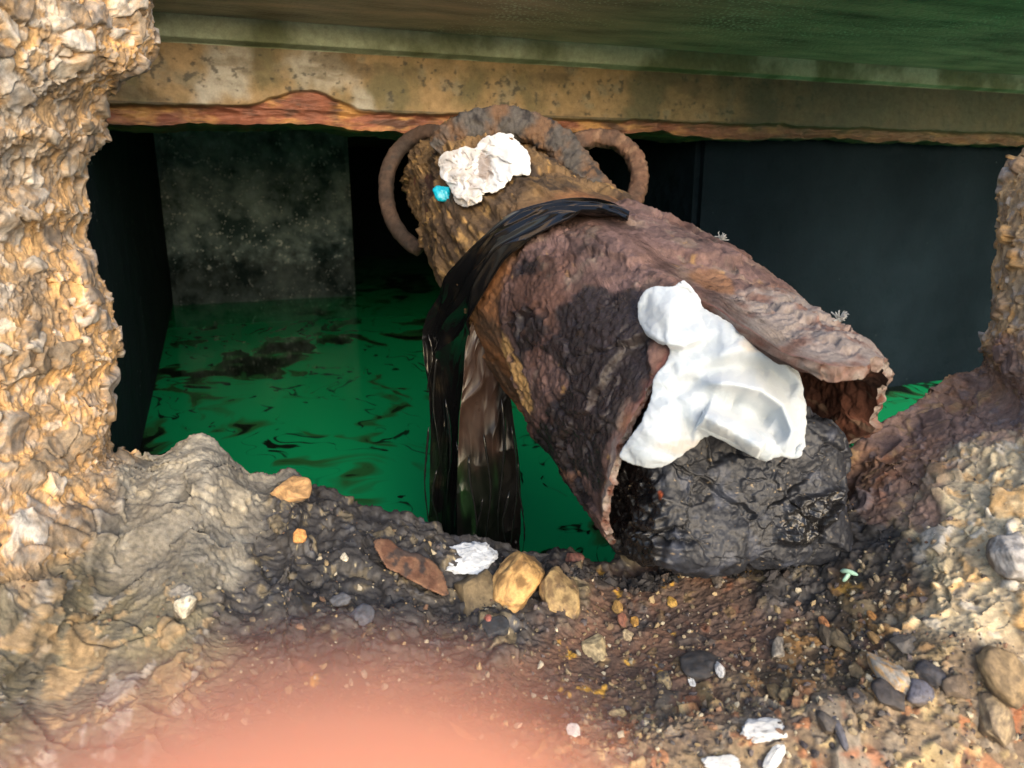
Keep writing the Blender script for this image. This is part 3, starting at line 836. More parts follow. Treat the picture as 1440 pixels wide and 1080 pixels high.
# ------------------------------------------------------------------ the pipe
ST = np.array([(1176, 765, .78, .187), (1041, 647, .92, .187), (926, 529, 1.08, .188), (810, 425, 1.3, .19), (716, 328, 1.5, .162), (666, 272, 1.68, .136), (640, 247, 1.86, .126)])
SC = np.concatenate([at(ST[:, 0], ST[:, 1], ST[:, 2]), ST[:, 3:]], 1)
def pipe_frame(t):
    S = catmull(SC, t)
    d = catmull(SC, np.clip(t+.02, 0, 6))-catmull(SC, np.clip(t-.02, 0, 6))
    A = d[:, :3]/np.linalg.norm(d[:, :3], axis=1)[:, None]
    v = np.array([.10, .96, -.27]); v = v/np.linalg.norm(v)     # one fixed sight line keeps the frame from twisting
    n0 = -v+(A@v)[:, None]*A
    n0 /= np.linalg.norm(n0, axis=1)[:, None]
    r = np.cross(A, n0)
    return S[:, :3], S[:, 3], n0, r, A
def pipe_pt(t, phi, off=0):
    t = np.atleast_1d(np.asarray(t, float)); sh = np.broadcast(t, phi).shape
    tt = np.broadcast_to(t, sh).ravel(); pp = np.broadcast_to(phi, sh).ravel()
    c0, R, n0, r, A = pipe_frame(tt)
    P = c0 + (R+np.broadcast_to(off, sh).ravel())[:, None]*(np.cos(pp)[:, None]*n0+np.sin(pp)[:, None]*r)
    return P.reshape(sh+(3,))
# lookup from photo pixel to pipe surface
_t = np.linspace(0, 6, 361); _f = np.linspace(-math.pi, math.pi, 361)
_LP = pipe_pt(_t[:, None], _f[None, :]); _lx, _ly, _ld = proj(_LP)
def on_pipe(x, y):
    d = (_lx-x)**2+(_ly-y)**2
    cand = np.argwhere(d < 16)
    if len(cand) == 0:
        cand = np.argwhere(d <= d.min()+1e-6)
    k = min(cand, key=lambda q: _ld[q[0], q[1]])
    return _t[k[0]], _f[k[1]], _ld[k[0], k[1]]

pipe = empty('rusted_pipe', tuple(pipe_frame(np.array([5.9]))[0][0]), 'flaking rusted pipe broken open at its near end, sloping down from under the beam', 'pipe')
NT, NF = 540, 680
fi = np.linspace(-math.pi, math.pi, NF, endpoint=False)
te_deg = [-180, -140, -110, -91, -76, -63, -45, -30, -24, -16, -11, -8, -6, -4, 0, 6, 13, 28, 45, 60, 75, 90, 100, 110, 122, 150, 180]
te_val = [1.2, 1.15, 1.04, .94, .88, .88, .95, 1.12, 1.4, 1.58, 1.58, 1.4, 1.0, .6, .24, .18, .22, .40, .58, .72, .82, .92, 1.06, 1.3, 1.55, 1.35, 1.2]
te = np.interp(np.degrees(fi), te_deg, te_val)
ring3 = np.stack([np.cos(fi)*2, np.sin(fi)*2, 0*fi], -1)
te = te + fbm(ring3*1.1, 4, 91, .55)*.14 + fbm(ring3*3, 3, 92, .5)*.03
kk = np.linspace(0, 1, NT)
_a1, _a2, chip1 = voronoi(ring3*np.array([1.9, 1.9, 1])+.25*np.stack([fbm(ring3*3, 2, 93)]*3, -1), 7)
te = te+(HID[chip1, 0]-.5)*.11
T = te[None, :]+(5.98-te[None, :])*(kk[:, None]**1.25)
PH = np.broadcast_to(fi[None, :], T.shape)
B = pipe_pt(T, PH)
ppx, ppy, _ = proj(B)
loc = np.stack([np.cos(PH)*.19, np.sin(PH)*.19, T*.21], -1)          # stretched rust coordinates: third one runs along the pipe
N = grid_normals(B, wrap=True)
cen = pipe_frame(T[:, 0])[0]
if (N[300, 340] @ (B[300, 340]-pipe_frame(T[300, 340:341])[0][0])) < 0: N = -N; PFLIP = True
else: PFLIP = False
# where the front crust ends (just in front of the plastic) and the bare strip begins
wq = fbm(loc*9, 3, 95)*26
tb = 3.02 + .16*np.sin(PH*1.0+.6) + fbm(loc*10, 3, 96)*.12
crust = sst(.06, -.06, T-(tb-.26-.30*sst(-.9, -1.5, PH)))
back = sst(-.1, .15, T-tb)
# crust: lumpy purple-brown scale in plates with stepped edges
pl = fbm(loc*np.array([11, 11, 7]), 4, 101)
step = (np.floor(pl*7)+sst(.65, 1, pl*7-np.floor(pl*7)))/7
vq = loc+.05*np.stack([fbm(loc*9, 4, 117, .6), fbm(loc*9, 4, 118, .6), fbm(loc*9, 4, 119, .6)], -1)
p1, p2, pid1, pd1 = voronoi(vq*np.array([9, 9, 6.5]), 9, off=True)
r1, r2, pid2, pd2 = voronoi((vq+.01*np.stack([fbm(loc*40, 2, 120)]*3, -1))*np.array([26, 26, 19]), 10, off=True)
plates = sst(0, .05, p2-p1)*((HID[pid1, 0]-.5)*.009+np.clip((TILT[pid1]*pd1).sum(-1), -.8, .8)*.0075)
plates = plates+sst(0, .08, r2-r1)*((HID[pid2, 1]-.5)*.0035+np.clip((TILT[pid2]*pd2).sum(-1), -.8, .8)*.003)*(HID[pid2, 2] > .4)
h = crust*(.008+plates+step*.005+fbm(loc*22, 5, 102, .65)*.0034+fbm(loc*90, 4, 103, .7)*.0040-.005*sst(.3, .42, fbm(loc*34, 4, 116, .6)))
cr1, cr2, cid = voronoi((loc+.02*np.stack([fbm(loc*20, 2, 104)]*3, -1))*np.array([13, 13, 9]), 3)
crack = sst(.05, .0, cr2-cr1)*crust*sst(-.2, .1, fbm(loc*6, 2, 105))
h = h - crack*.004
# bare strip
h = h + (1-crust)*(1-back)*(fbm(loc*np.array([20, 20, 9]), 5, 106, .65)*.007+plates*.5)
# back: laminated, fibrous flakes lying along the pipe
fibre = ridged(loc*np.array([34, 34, 6]), 4, 107)
pk = fbm(loc*np.array([12, 12, 6]), 4, 108)
stp = (np.floor(pk*6)+sst(.55, 1, pk*6-np.floor(pk*6)))/6
h = h + back*(plates*1.5+stp*.016+fibre*.010*sst(-.4, .4, pk+.3)+fbm(loc*70, 3, 109)*.003)
big = fbm(loc*4, 2, 110)*.008
h = h + big
h = h*(.25+.75*sst(.0, .10, kk))[:, None]
P = B+N*h[..., None]
wavy = sst(.18, .0, kk)[:, None]
P = P + N*(wavy*fbm(loc*7, 3, 112)*.010)[..., None]
n2_ = N
# colours
a1, a2, a3 = fbm(loc*10, 4, 121), fbm(loc*30, 4, 122), fbm(loc*np.array([60, 60, 24]), 4, 123)
cc = mixc(s2l((108, 86, 82)), s2l((86, 62, 54)), sst(-.2, .3, a1))
cc = mixc(cc, s2l((132, 116, 104)), sst(.15, .45, a2)*.6)
cc = cc*(.72+.56*HID[pid2, 0])[..., None]
cc = mixc(cc, s2l((54, 42, 40)), sst(.05, .28, fbm(loc*18, 5, 128, .65))*.75)
cc = mixc(cc, s2l((126, 112, 100)), sst(.2, .34, fbm(loc*24, 5, 129, .65))*.6*(HID[pid1, 3] > .5))
cc = mixc(cc, s2l((150, 118, 78)), sst(.3, .42, fbm(loc*28, 5, 130, .65))*.8)
def blob(x, y, rx, ry, rot=0):
    dx, dy = ppx+wq*.8-x, ppy+wq*.8-y
    u = (dx*math.cos(rot)+dy*math.sin(rot))/rx; v_ = (-dx*math.sin(rot)+dy*math.cos(rot))/ry
    return np.exp(-(u*u+v_*v_))
front = N@FW < 0
tarp = np.clip(blob(850, 500, 90, 62, .7)*1.2+blob(880, 450, 60, 40, .2)+blob(790, 620, 60, 40, .9)*.8+blob(840, 590, 50, 50)*.7+blob(735, 460, 30, 45)*.5+blob(750, 380, 26, 20)*.6+blob(820, 700, 40, 40)*.5, 0, 1.3)
tarm = sst(.42, .62, tarp+.45*a2+.2*a3)*crust
cc = mixc(cc, s2l((38, 34, 36)), tarm*.93)
edgeg = sst(.035, .0, kk[:, None]+.02*a2)*sst(-2.3, -1.0, PH)*(.6+.6*sst(-.3, .1, PH))
greyp = np.clip(edgeg+blob(1110, 470, 120, 45, .45)+blob(880, 690, 26, 70, -.1)*.9+blob(1180, 500, 70, 50, .4), 0, 1)
cc = mixc(cc, mixc(s2l((134, 126, 122)), s2l((110, 84, 76)), sst(-.1, .3, a2)), sst(.3, .6, greyp+.35*a2)*.85*(1-tarm))
oran = np.clip(blob(1000, 400, 30, 16, .4)+blob(790, 640, 16, 50, -.5)+blob(905, 600, 20, 40, .6)*.7, 0, 1)
cc = mixc(cc, s2l((128, 92, 66)), sst(.35, .6, oran+.4*a2)*.8*(1-tarm))
redp = sst(.03, .0, kk[:, None]+.02*a2)*sst(-1.6, -.5, PH)*sst(.1, -.1, PH)
cc = mixc(cc, s2l((126, 76, 68)), redp*.8)
strip = mixc(s2l((128, 86, 54)), s2l((78, 58, 42)), sst(-.2, .3, fbm(loc*np.array([26, 26, 8]), 4, 124)))
cc = mixc(strip, cc, crust)
yst = sst(.45, .7, blob(722, 500, 14, 46, -.3)+blob(740, 545, 12, 40, -.35)+.3*a3)
cc = mixc(cc, s2l((184, 146, 92)), yst*.85*sst(-.35, .15, a2))
bk = mixc(s2l((116, 92, 62)), s2l((80, 64, 48)), sst(-.15, .3, a1))
bk = mixc(bk, s2l((172, 136, 84)), sst(.15, .4, a3+.4*a2)*.8)
bk = mixc(bk, s2l((48, 40, 34)), sst(.0, .35, fbm(loc*14, 5, 126, .6))*.9)
cc = mixc(cc, bk, back)
cc = np.clip(cc*(1+.22*fbm(loc*120, 3, 127))[..., None]*.8, .006, .9)
thick = (.012+.010*fbm(loc*8, 3, 113))*(1+.9*sst(-.5, -.05, PH)*sst(2.3, 1.5, PH))
Q = pipe_pt(T, PH)-N*(np.abs(thick)*(.45+.55*sst(0, .1, kk))[:, None])[..., None] + N*(ridged(loc*np.array([20, 20, 30]), 4, 114)*.006*sst(0, .06, kk)[:, None])[..., None]
ci = mixc(s2l((104, 66, 52)), s2l((66, 46, 40)), sst(-.2, .3, a1))
ci = mixc(ci, s2l((150, 124, 104)), sst(.3, .5, a3+.3*a2)*.7)
ci = np.clip(ci*.8, .006, .9)
wetp = np.clip(tarm*.9+.12, 0, 1)
def frac_col(g):
    c_ = mixc(s2l((112, 88, 80)), s2l((136, 126, 120)), sst(-.2, .3, fbm(g*40, 4, 234)))
    return np.clip(mixc(c_, s2l((92, 58, 48)), sst(.1, .35, fbm(g*70, 4, 235)))*.85, .006, .9)
slab_from_grid('pipe_shell', P, Q, M_rust, pipe, (cc, ci), {'wet': wetp}, wrap=True, frac=.007, fcol=frac_col)
PIPE_D = proj(P)
PIPE_P = P
def pipe_depth(x, y, r=5):
    """depth of the modelled pipe surface at a photo pixel"""
    d = (PIPE_D[0]-x)**2+(PIPE_D[1]-y)**2
    m = d < r*r
    if not m.any():
        return PIPE_D[2].ravel()[np.argmin(d)]
    return PIPE_D[2][m].min()

def tube(name, pts, rad, mat, parent, colf, flat=1.0, nseg=120, nr=20, rough=.004, fr=40, seed=0, capr=True, tw=None):
    """a rough bar swept along 3-D points"""
    C = catmull(np.asarray(pts, float), nseg)
    T_ = np.gradient(C, axis=0); T_ /= np.linalg.norm(T_, axis=1)[:, None]
    ref = np.array(tw if tw is not None else -FW, float)
    n0 = ref-(T_@ref)[:, None]*T_; n0 /= np.linalg.norm(n0, axis=1)[:, None]
    b0 = np.cross(T_, n0)
    th = np.linspace(0, 2*math.pi, nr, endpoint=False)
    rr = np.broadcast_to(np.asarray(rad, float).reshape(-1, 1) if np.ndim(rad) else np.array([[float(rad)]]), (nseg, nr)).copy()
    if capr:
        e = np.minimum(np.arange(nseg), np.arange(nseg)[::-1])/6.0
        rr *= np.sqrt(np.clip(1-(1-np.clip(e, 0, 1))**2, .0025, 1))[:, None]
    # squarish section
    ce, se = np.cos(th), np.sin(th)
    sq = (np.abs(ce)**3+np.abs(se)**3)**(-1/3)
    P = C[:, None]+rr[..., None]*((ce*sq)[None, :, None]*n0[:, None]+flat*(se*sq)[None, :, None]*b0[:, None])
    n = (P-C[:, None]); n /= np.linalg.norm(n, axis=-1, keepdims=True)+1e-9
    P = P+n*(fbm(P*fr, 4, seed+200)*rough*2+ridged(P*fr*2.3, 2, seed+203)*rough*.5)[..., None]
    return grid_obj(name, P, mat, parent, np.clip(colf(P), .005, .9), {'wet': np.full(P.shape[:2], .1)}, wrap=True)

def rustcol(a, b, c_, s=18, k=.8):
    A, Bc, Cc = s2l(a), s2l(b), s2l(c_)
    def f(P):
        c = mixc(A, Bc, sst(-.2, .25, fbm(P*s, 4, 301)))
        return mixc(c, Cc, sst(.12, .35, fbm(P*s*2.2, 4, 302)))*k
    return f

def pts3(L):
    L = np.array(L, float)
    return at(L[:, 0], L[:, 1], L[:, 2])
# dark flange arching over the pipe, hoop at its left, loop at its right
tube('flange', pts3([(618, 214, 1.52), (632, 196, 1.505), (662, 179, 1.495), (700, 171, 1.49), (742, 177, 1.49), (780, 197, 1.485), (808, 226, 1.47), (830, 256, 1.45), (852, 284, 1.43), (868, 300, 1.42)]), .0165, M_rust, pipe,
     rustcol((74, 70, 66), (98, 74, 54), (46, 43, 42)), flat=1.7, nseg=320, nr=60, rough=.005, fr=50, seed=1)
tube('flange_lip', pts3([(730, 196, 1.53), (765, 214, 1.515), (790, 236, 1.50), (808, 262, 1.47), (832, 288, 1.45)]), .013, M_rust, pipe,
     rustcol((120, 92, 58), (90, 66, 46), (62, 50, 44)), flat=1.6, nseg=220, nr=48, rough=.006, fr=55, seed=2)
tube('hoop', pts3([(622, 188, 1.70), (598, 187, 1.73), (574, 199, 1.75), (555, 219, 1.75), (544, 248, 1.74), (544, 282, 1.72), (553, 312, 1.70), (572, 338, 1.68), (592, 352, 1.66)]), .0165, M_rust, pipe,
     rustcol((76, 60, 50), (56, 46, 40), (50, 44, 40)), flat=1.0, nseg=180, nr=24, rough=.0016, fr=60, seed=3)
tube('loop', pts3([(790, 214, 1.56), (812, 200, 1.59), (840, 194, 1.60), (866, 198, 1.60), (888, 216, 1.59), (899, 243, 1.57), (896, 270, 1.55), (884, 294, 1.53), (866, 312, 1.48), (846, 314, 1.45)]), .0172, M_rust, pipe,
     rustcol((98, 72, 56), (72, 56, 46), (118, 92, 72)), flat=1.0, nseg=260, nr=36, rough=.0035, fr=55, seed=4)

# ------------------------------------------------------------------ black plug in the pipe mouth
def superblob(cen, ax, e, nu, nv, p=2.6):
    th = np.linspace(1e-3, math.pi-1e-3, nu)[:, None]; ph = np.linspace(0, 2*math.pi, nv, endpoint=False)[None, :]
    d = np.stack([np.sin(th)*np.cos(ph), np.sin(th)*np.sin(ph), np.cos(th)+0*ph], -1)
    r = (np.abs(d)**p).sum(-1)**(-1/p)
    L = d*r[..., None]*np.array(e)
    return cen+L@np.array(ax), L
PC = at(1016, 684, .955)
e3 = np.array([-.12, -.93, .30]); e3 /= np.linalg.norm(e3)
e1 = RT-(RT@e3)*e3; e1 /= np.linalg.norm(e1)
e2 = np.cross(e3, e1)
if e2[2] < 0: e2 = -e2
B, L = superblob(PC, [e1, e2, e3], (.126, .094, .10), 420, 520, 6.0)
n = grid_normals(B, wrap=True)
if (n[210, 10]@(B[210, 10]-PC)) < 0: n = -n; KF = True
else: KF = False
f1, f2, ii, kd = voronoi((L+.022*np.stack([fbm(L*18, 4, 131, .6), fbm(L*18, 4, 132, .6), fbm(L*18, 4, 133, .6)], -1))*np.array([15, 15, 13]), 6, off=True)
cr = sst(.045, .0, f2-f1)*sst(-.1, .25, fbm(L*9, 3, 138))
tilt = (HID[ii, 0]-.5)*.012+np.clip((TILT[ii]*kd).sum(-1), -.9, .9)*.013
h1_, h2_, ij, kd2 = voronoi((L+.010*np.stack([fbm(L*50, 3, 145)]*3, -1))*np.array([38, 38, 34]), 12, off=True)
h = fbm(L*9, 4, 134)*.012 + tilt*.7*sst(0, .10, f2-f1) + np.clip((TILT[ij]*kd2).sum(-1), -.9, .9)*.0042*sst(0, .12, h2_-h1_)*(HID[ij, 1] > .35) - cr*.007 + fbm(L*26, 5, 135, .55)*.0045 + fbm(L*120, 4, 136, .6)*.0014
P = B+n*h[..., None]
plx, ply, _ = proj(P)
wetz = np.clip(np.exp(-((plx-895)/34.)**2-((ply-725)/80.)**2)*1.5+np.exp(-((plx-1138)/42.)**2-((ply-728+.5*(plx-1138))/26.)**2)*1.5, 0, 1)
wetz = sst(.3, .55, wetz+.55*fbm(L*24, 4, 139, .6))
P = P+n*(wetz*(ridged(L*26, 2, 137)*.009+ridged(L*64, 2, 140)*.003))[..., None]
kc = mixc(s2l((39, 42, 50)), s2l((28, 30, 36)), sst(-.2, .3, fbm(L*14, 4, 141)))
kc = mixc(kc, s2l((82, 88, 104)), sst(.1, .4, fbm(L*30, 4, 142))*.5)
kc = mixc(kc, s2l((30, 30, 32)), np.maximum(wetz, cr*.8))
kc = mixc(kc, s2l((170, 90, 60)), sst(.7, .95, np.exp(-((plx-930)/6.)**2-((ply-697)/14.)**2)+.2*fbm(L*90, 2, 143)))
kc = mixc(kc, s2l((170, 150, 120)), sst(.5, .58, fbm(L*190, 2, 144))*.6)
M_plug = tint_mat('tarry black clay', 500, .2, .5, .0016, .55, .5, wet=True)
plug = grid_obj('pipe_plug', P, M_plug, None, np.clip(kc*.72, .006, .8), {'wet': wetz}, wrap=True, flip=not KF)
tag(plug, 'cracked black lump plugging the mouth of the pipe under the large white pad', 'plug')
PLUG_D = (plx, ply, proj(P)[2])
def depth_of(D, x, y, r=5):
    d = (D[0]-x)**2+(D[1]-y)**2
    m = d < r*r
    return D[2][m].min() if m.any() else D[2].ravel()[np.argmin(d)]

# ------------------------------------------------------------------ crumpled cloths
def cloth(name, poly, depth_fn, height_fn, round_px, thick, step, colf, mat, parent=None, jit=2):
    """a lumpy cloth: a front skin raised from a support surface, closed by a skin behind it"""
    sp = smooth_poly(poly, 10, jit)
    x0, y0 = sp.min(0)-3; x1, y1 = sp.max(0)+3
    gx, gy = np.arange(x0, x1, step), np.arange(y0, y1, step)
    X, Y = np.meshgrid(gx, gy, indexing='ij')
    ins = in_poly(X, Y, sp)
    db, _, _ = dist_line(X, Y, sp, True)
    # pull the outermost inside samples onto the outline for a clean edge
    D = depth_fn(X, Y)
    e = np.clip(db/round_px, 0, 1)
    edge = np.sqrt(np.clip(1-(1-e)**2, 0, 1))
    H = height_fn(X, Y, db)
    front = at(X, Y, D-thick*edge-H*np.clip(db/(round_px*.6), 0, 1))
    rear = at(X, Y, D+thick*.35*edge+.004)
    keep = ins
    idx = -np.ones(X.shape, int); idx[keep] = np.arange(keep.sum()); nv = keep.sum()
    q = keep[:-1, :-1] & keep[1:, :-1] & keep[1:, 1:] & keep[:-1, 1:]
    i, j = np.nonzero(q)
    f = np.stack([idx[i, j], idx[i, j+1], idx[i+1, j+1], idx[i+1, j]], -1)
    fb = f[:, ::-1]+nv
    # boundary walls
    ed = {}
    E = np.concatenate([f[:, [0, 1]], f[:, [1, 2]], f[:, [2, 3]], f[:, [3, 0]]])
    key = np.sort(E, 1); kk_ = key[:, 0].astype(np.int64)*nv+key[:, 1]
    _, inv, cnt = np.unique(kk_, return_inverse=True, return_counts=True)
    be = E[cnt[inv] == 1]
    wall = np.stack([be[:, 1], be[:, 0], be[:, 0]+nv, be[:, 1]+nv], -1)
    V = np.concatenate([front[keep], rear[keep]])
    c = colf(X, Y, H)[keep]
    return mesh_obj(name, V, np.concatenate([f, fb, wall]), mat, parent, np.concatenate([c, c]))

def rg(X, Y, pts, wd, h, asym=0, fade=.18):
    d, t, s = dist_line(X, Y, pts)
    wv = wd*(1+asym*s)
    f_ = np.minimum(1, np.minimum(t, 1-t)/fade+.15) if fade else 1
    return h*np.exp(-(d/wv)**2)*f_
def stp(X, Y, pts, h, far, w=2.6, fade=.15):
    d, t, s_ = dist_line(X, Y, pts)
    return h*np.tanh(s_*d/w)*np.exp(-d/far)*np.minimum(1, np.minimum(t, 1-t)/fade+.05)
anchor = [(905, 440, None), (985, 410, None), (945, 500, None), (1110, 500, .84), (1130, 600, .825), (1060, 645, .80), (1000, 615, .815), (920, 655, .80), (875, 640, .815), (905, 580, .815), (1030, 540, .80), (960, 560, .80)]
AX = np.array([(x, y, d if d else on_pipe(x, y)[2]-.01) for x, y, d in anchor])
def pad_depth(X, Y):
    w_ = 1/(((X[..., None]-AX[:, 0])**2+(Y[..., None]-AX[:, 1])**2)+900)**1.3
    return (w_*AX[:, 2]).sum(-1)/w_.sum(-1)
def pad_h(X, Y, db):
    n3 = np.stack([X/60, Y/60, 0*X], -1)
    H = .024*np.exp(-((X-938)**2+(Y-443)**2)/36.**2)                 # curled corner
    H = H-rg(X, Y, [(898, 462), (912, 474), (934, 488), (962, 490), (986, 480), (992, 462)], 7, .016, .3)
    H = H+rg(X, Y, [(936, 402), (960, 424), (978, 446), (984, 470)], 9, .009, -.4)
    H = H-rg(X, Y, [(950, 404), (975, 428), (990, 448)], 6, .010)
    H = H+.026*np.exp(-((X-912)**2/38.**2+(Y-612)**2/46.**2))         # lower left lobe
    H = H+rg(X, Y, [(940, 510), (918, 560), (905, 600), (900, 640)], 22, .010)
    H = H-rg(X, Y, [(952, 580), (958, 606), (950, 640)], 9, .009, .3)
    H = H-rg(X, Y, [(935, 568), (960, 552), (993, 538), (1040, 532), (1080, 534), (1118, 556)], 13, .016)
    H = H+rg(X, Y, [(1000, 512), (1050, 512), (1090, 524), (1120, 552), (1130, 590)], 9, .012, .3)
    H = H+rg(X, Y, [(985, 548), (1030, 552), (1070, 560), (1096, 580), (1100, 600)], 8, .012, .4)
    H = H-rg(X, Y, [(1020, 570), (1055, 580), (1082, 596)], 13, .014)
    H = H+rg(X, Y, [(988, 584), (1010, 596), (1040, 610), (1072, 628)], 17, .026, 0, .1)   # rolled tube
    H = H-rg(X, Y, [(1066, 616), (1078, 630), (1086, 636)], 7, .020)
    H = H+rg(X, Y, [(1098, 590), (1104, 612), (1092, 630), (1072, 640)], 6, .014)
    H = H+rg(X, Y, [(1128, 570), (1130, 606), (1116, 636)], 8, .010)
    H = H-rg(X, Y, [(1112, 580), (1114, 610), (1104, 630)], 7, .010)
    H = H-rg(X, Y, [(975, 455), (1010, 470), (1050, 494), (1100, 510)], 6, .006)
    H = H+rg(X, Y, [(990, 444), (1030, 470), (1080, 496)], 9, .006)
    H = H+ridged(n3*np.array([1.1, 1.6, 1]), 3, 151)*.0035+fbm(n3*.8, 2, 152)*.008
    # long soft pulls fanning from the tuck
    ang = np.arctan2(Y-470, X-960)
    H = H+np.sin(ang*17+2*fbm(n3, 2, 153))*.0016*sst(20, 80, np.hypot(X-960, Y-470))
    H = H*1.25
    H = H-stp(X, Y, [(896, 458), (912, 474), (934, 488), (962, 490), (986, 480), (994, 462)], .012, 26)
    H = H+stp(X, Y, [(946, 402), (968, 424), (984, 444), (992, 466)], .010, 22)
    H = H+stp(X, Y, [(1000, 574), (1024, 582), (1050, 594), (1076, 612), (1086, 628)], .015, 20)
    H = H-stp(X, Y, [(986, 546), (1030, 550), (1066, 556), (1094, 574), (1103, 604), (1096, 626)], .011, 16)
    H = H-stp(X, Y, [(1000, 506), (1040, 508), (1080, 518), (1110, 540), (1128, 580)], .007, 20)
    H = H+stp(X, Y, [(938, 556), (954, 580), (960, 606), (952, 640)], .009, 30)
    H = H-stp(X, Y, [(926, 520), (950, 536), (985, 530), (1020, 516)], .006, 26)
    H = H+stp(X, Y, [(988, 586), (992, 598), (1004, 606)], .006, 12)
    H = H+ridged(n3*np.array([2.0, 2.6, 1]), 2, 156)*.0022
    return H
def pad_c(X, Y, H):
    n3 = np.stack([X/40, Y/40, 0*X], -1)
    c = mixc(s2l((166, 174, 181)), s2l((158, 168, 177)), sst(-.2, .4, fbm(n3, 3, 154)))
    st = sst(.2, .6, np.exp(-((X-1075)**2/40.**2+(Y-484)**2/12.**2))+np.exp(-((X-965)**2/36.**2+(Y-628)**2/10.**2))+.35*fbm(n3*2, 4, 155))
    return np.clip(mixc(c, s2l((160, 146, 128)), st*.5), 0, .86)
def crumpled(name, key, depth_fn, extra, thick, gain, colf, mat):
    v, f = DRAPED[key]
    X, Y, H = v[:, 0], v[:, 1], v[:, 2]
    D = depth_fn(X, Y)
    P = at(X, Y, D-(H*gain)*D/F-.004)
    o = mesh_obj(name, P, f, mat)
    m = o.modifiers.new('thick', 'SOLIDIFY'); m.thickness = thick; m.offset = -1
    m = o.modifiers.new('smooth', 'SUBSURF'); m.levels = 2; m.render_levels = 2
    dg = bpy.context.evaluated_depsgraph_get()
    me = bpy.data.meshes.new_from_object(o.evaluated_get(dg), depsgraph=dg)
    o.modifiers.clear(); old = o.data; o.data = me; bpy.data.meshes.remove(old); me.name = name
    V = np.zeros(len(me.vertices)*3, np.float32); me.vertices.foreach_get('co', V); V = V.reshape(-1, 3)
    Nn = np.zeros(len(me.vertices)*3, np.float32); me.vertices.foreach_get('normal', Nn); Nn = Nn.reshape(-1, 3)
    x, y, z_ = proj(V)
    V = V*(1-extra(x, y)/z_)[:, None]
    V = V+Nn*(fbm(V*60, 3, 157)*.0010+ridged(V*110, 2, 158)*.0005)[:, None]
    me.vertices.foreach_set('co', V.ravel().astype(np.float32)); me.update()
    x, y, _ = proj(V)
    cc_ = np.ones((len(V), 4), np.float32); cc_[:, :3] = colf(x, y, None)
    at_ = me.attributes.new('tint', 'FLOAT_COLOR', 'POINT'); at_.data.foreach_set('color', cc_.ravel())
    return o
def pad_extra(X, Y):
    H = .020*np.exp(-((X-938)**2+(Y-440)**2)/32.**2)+.020*np.exp(-((X-912)**2/36.**2+(Y-612)**2/44.**2))
    H = H+rg(X, Y, [(986, 584), (1010, 597), (1040, 612), (1076, 632)], 17, .032, 0, .06)
    H = H-rg(X, Y, [(1020, 564), (1055, 575), (1086, 596)], 13, .018)
    H = H+rg(X, Y, [(985, 538), (1030, 540), (1070, 548), (1100, 570), (1114, 606), (1104, 636)], 9, .020)
    H = H-rg(X, Y, [(930, 560), (960, 546), (993, 524), (1040, 516), (1084, 520), (1120, 548)], 11, .016)
    H = H+rg(X, Y, [(990, 500), (1040, 490), (1090, 500), (1122, 526)], 11, .008)
    H = H-stp(X, Y, [(896, 458), (912, 474), (934, 488), (962, 490), (986, 480), (994, 462)], .014, 24, 4)
    H = H+stp(X, Y, [(944, 404), (966, 424), (984, 446), (992, 466)], .008, 20, 4)
    H = H+stp(X, Y, [(998, 573), (1024, 582), (1050, 594), (1078, 614), (1088, 630)], .014, 18, 3.5)
    H = H+stp(X, Y, [(938, 552), (954, 578), (962, 606), (952, 642)], .011, 28, 4)
    return H
pad = crumpled('white_pad', 'pad', pad_depth, pad_extra, .006, .7, pad_c, M_cloth)
def roll(name, ax, ay, bx_, by_, rad, turns, lift):
    a_, b_ = at(ax, ay, pad_depth(np.array(float(ax)), np.array(float(ay)))-lift), at(bx_, by_, pad_depth(np.array(float(bx_)), np.array(float(by_)))-lift*1.3)
    e = (b_-a_)/np.linalg.norm(b_-a_)
    n = -FW-(-FW@e)*e; n /= np.linalg.norm(n)
    d = np.cross(e, n)
    if d[2] < 0: d = -d
    S = np.linspace(0, 1, 90)[:, None]; A = np.linspace(0, 1, 90)[None, :]
    ang = -.55*math.pi+A*turns*2*math.pi
    wob = fbm(np.stack([S*3+0*A, np.cos(ang)*1.2+0*S, np.sin(ang)*1.2+0*S], -1), 3, 159)
    r = rad*(1-.30*A)*(.72+.34*S)*(1+.14*wob)
    ends = S*(1+.06*np.sin(ang*1.3)+.04*wob)
    P = a_+e*(ends*np.linalg.norm(b_-a_))[..., None]-d*(r*np.cos(ang))[..., None]+n*(r*np.sin(ang))[..., None]
    N_ = grid_normals(P); P = P+N_*(fbm(P*70, 3, 160)*.0012)[..., None]
    return slab_from_grid(name, P, P-N_*.0026, M_cloth, pad, np.broadcast_to(s2l((164, 173, 180)), P.shape))
roll('rolled_fold', 984, 588, 1080, 628, .0165, .98, .014)
tag(pad, 'large clean white absorbent cloth crumpled over the black plug in the pipe mouth', 'cloth')

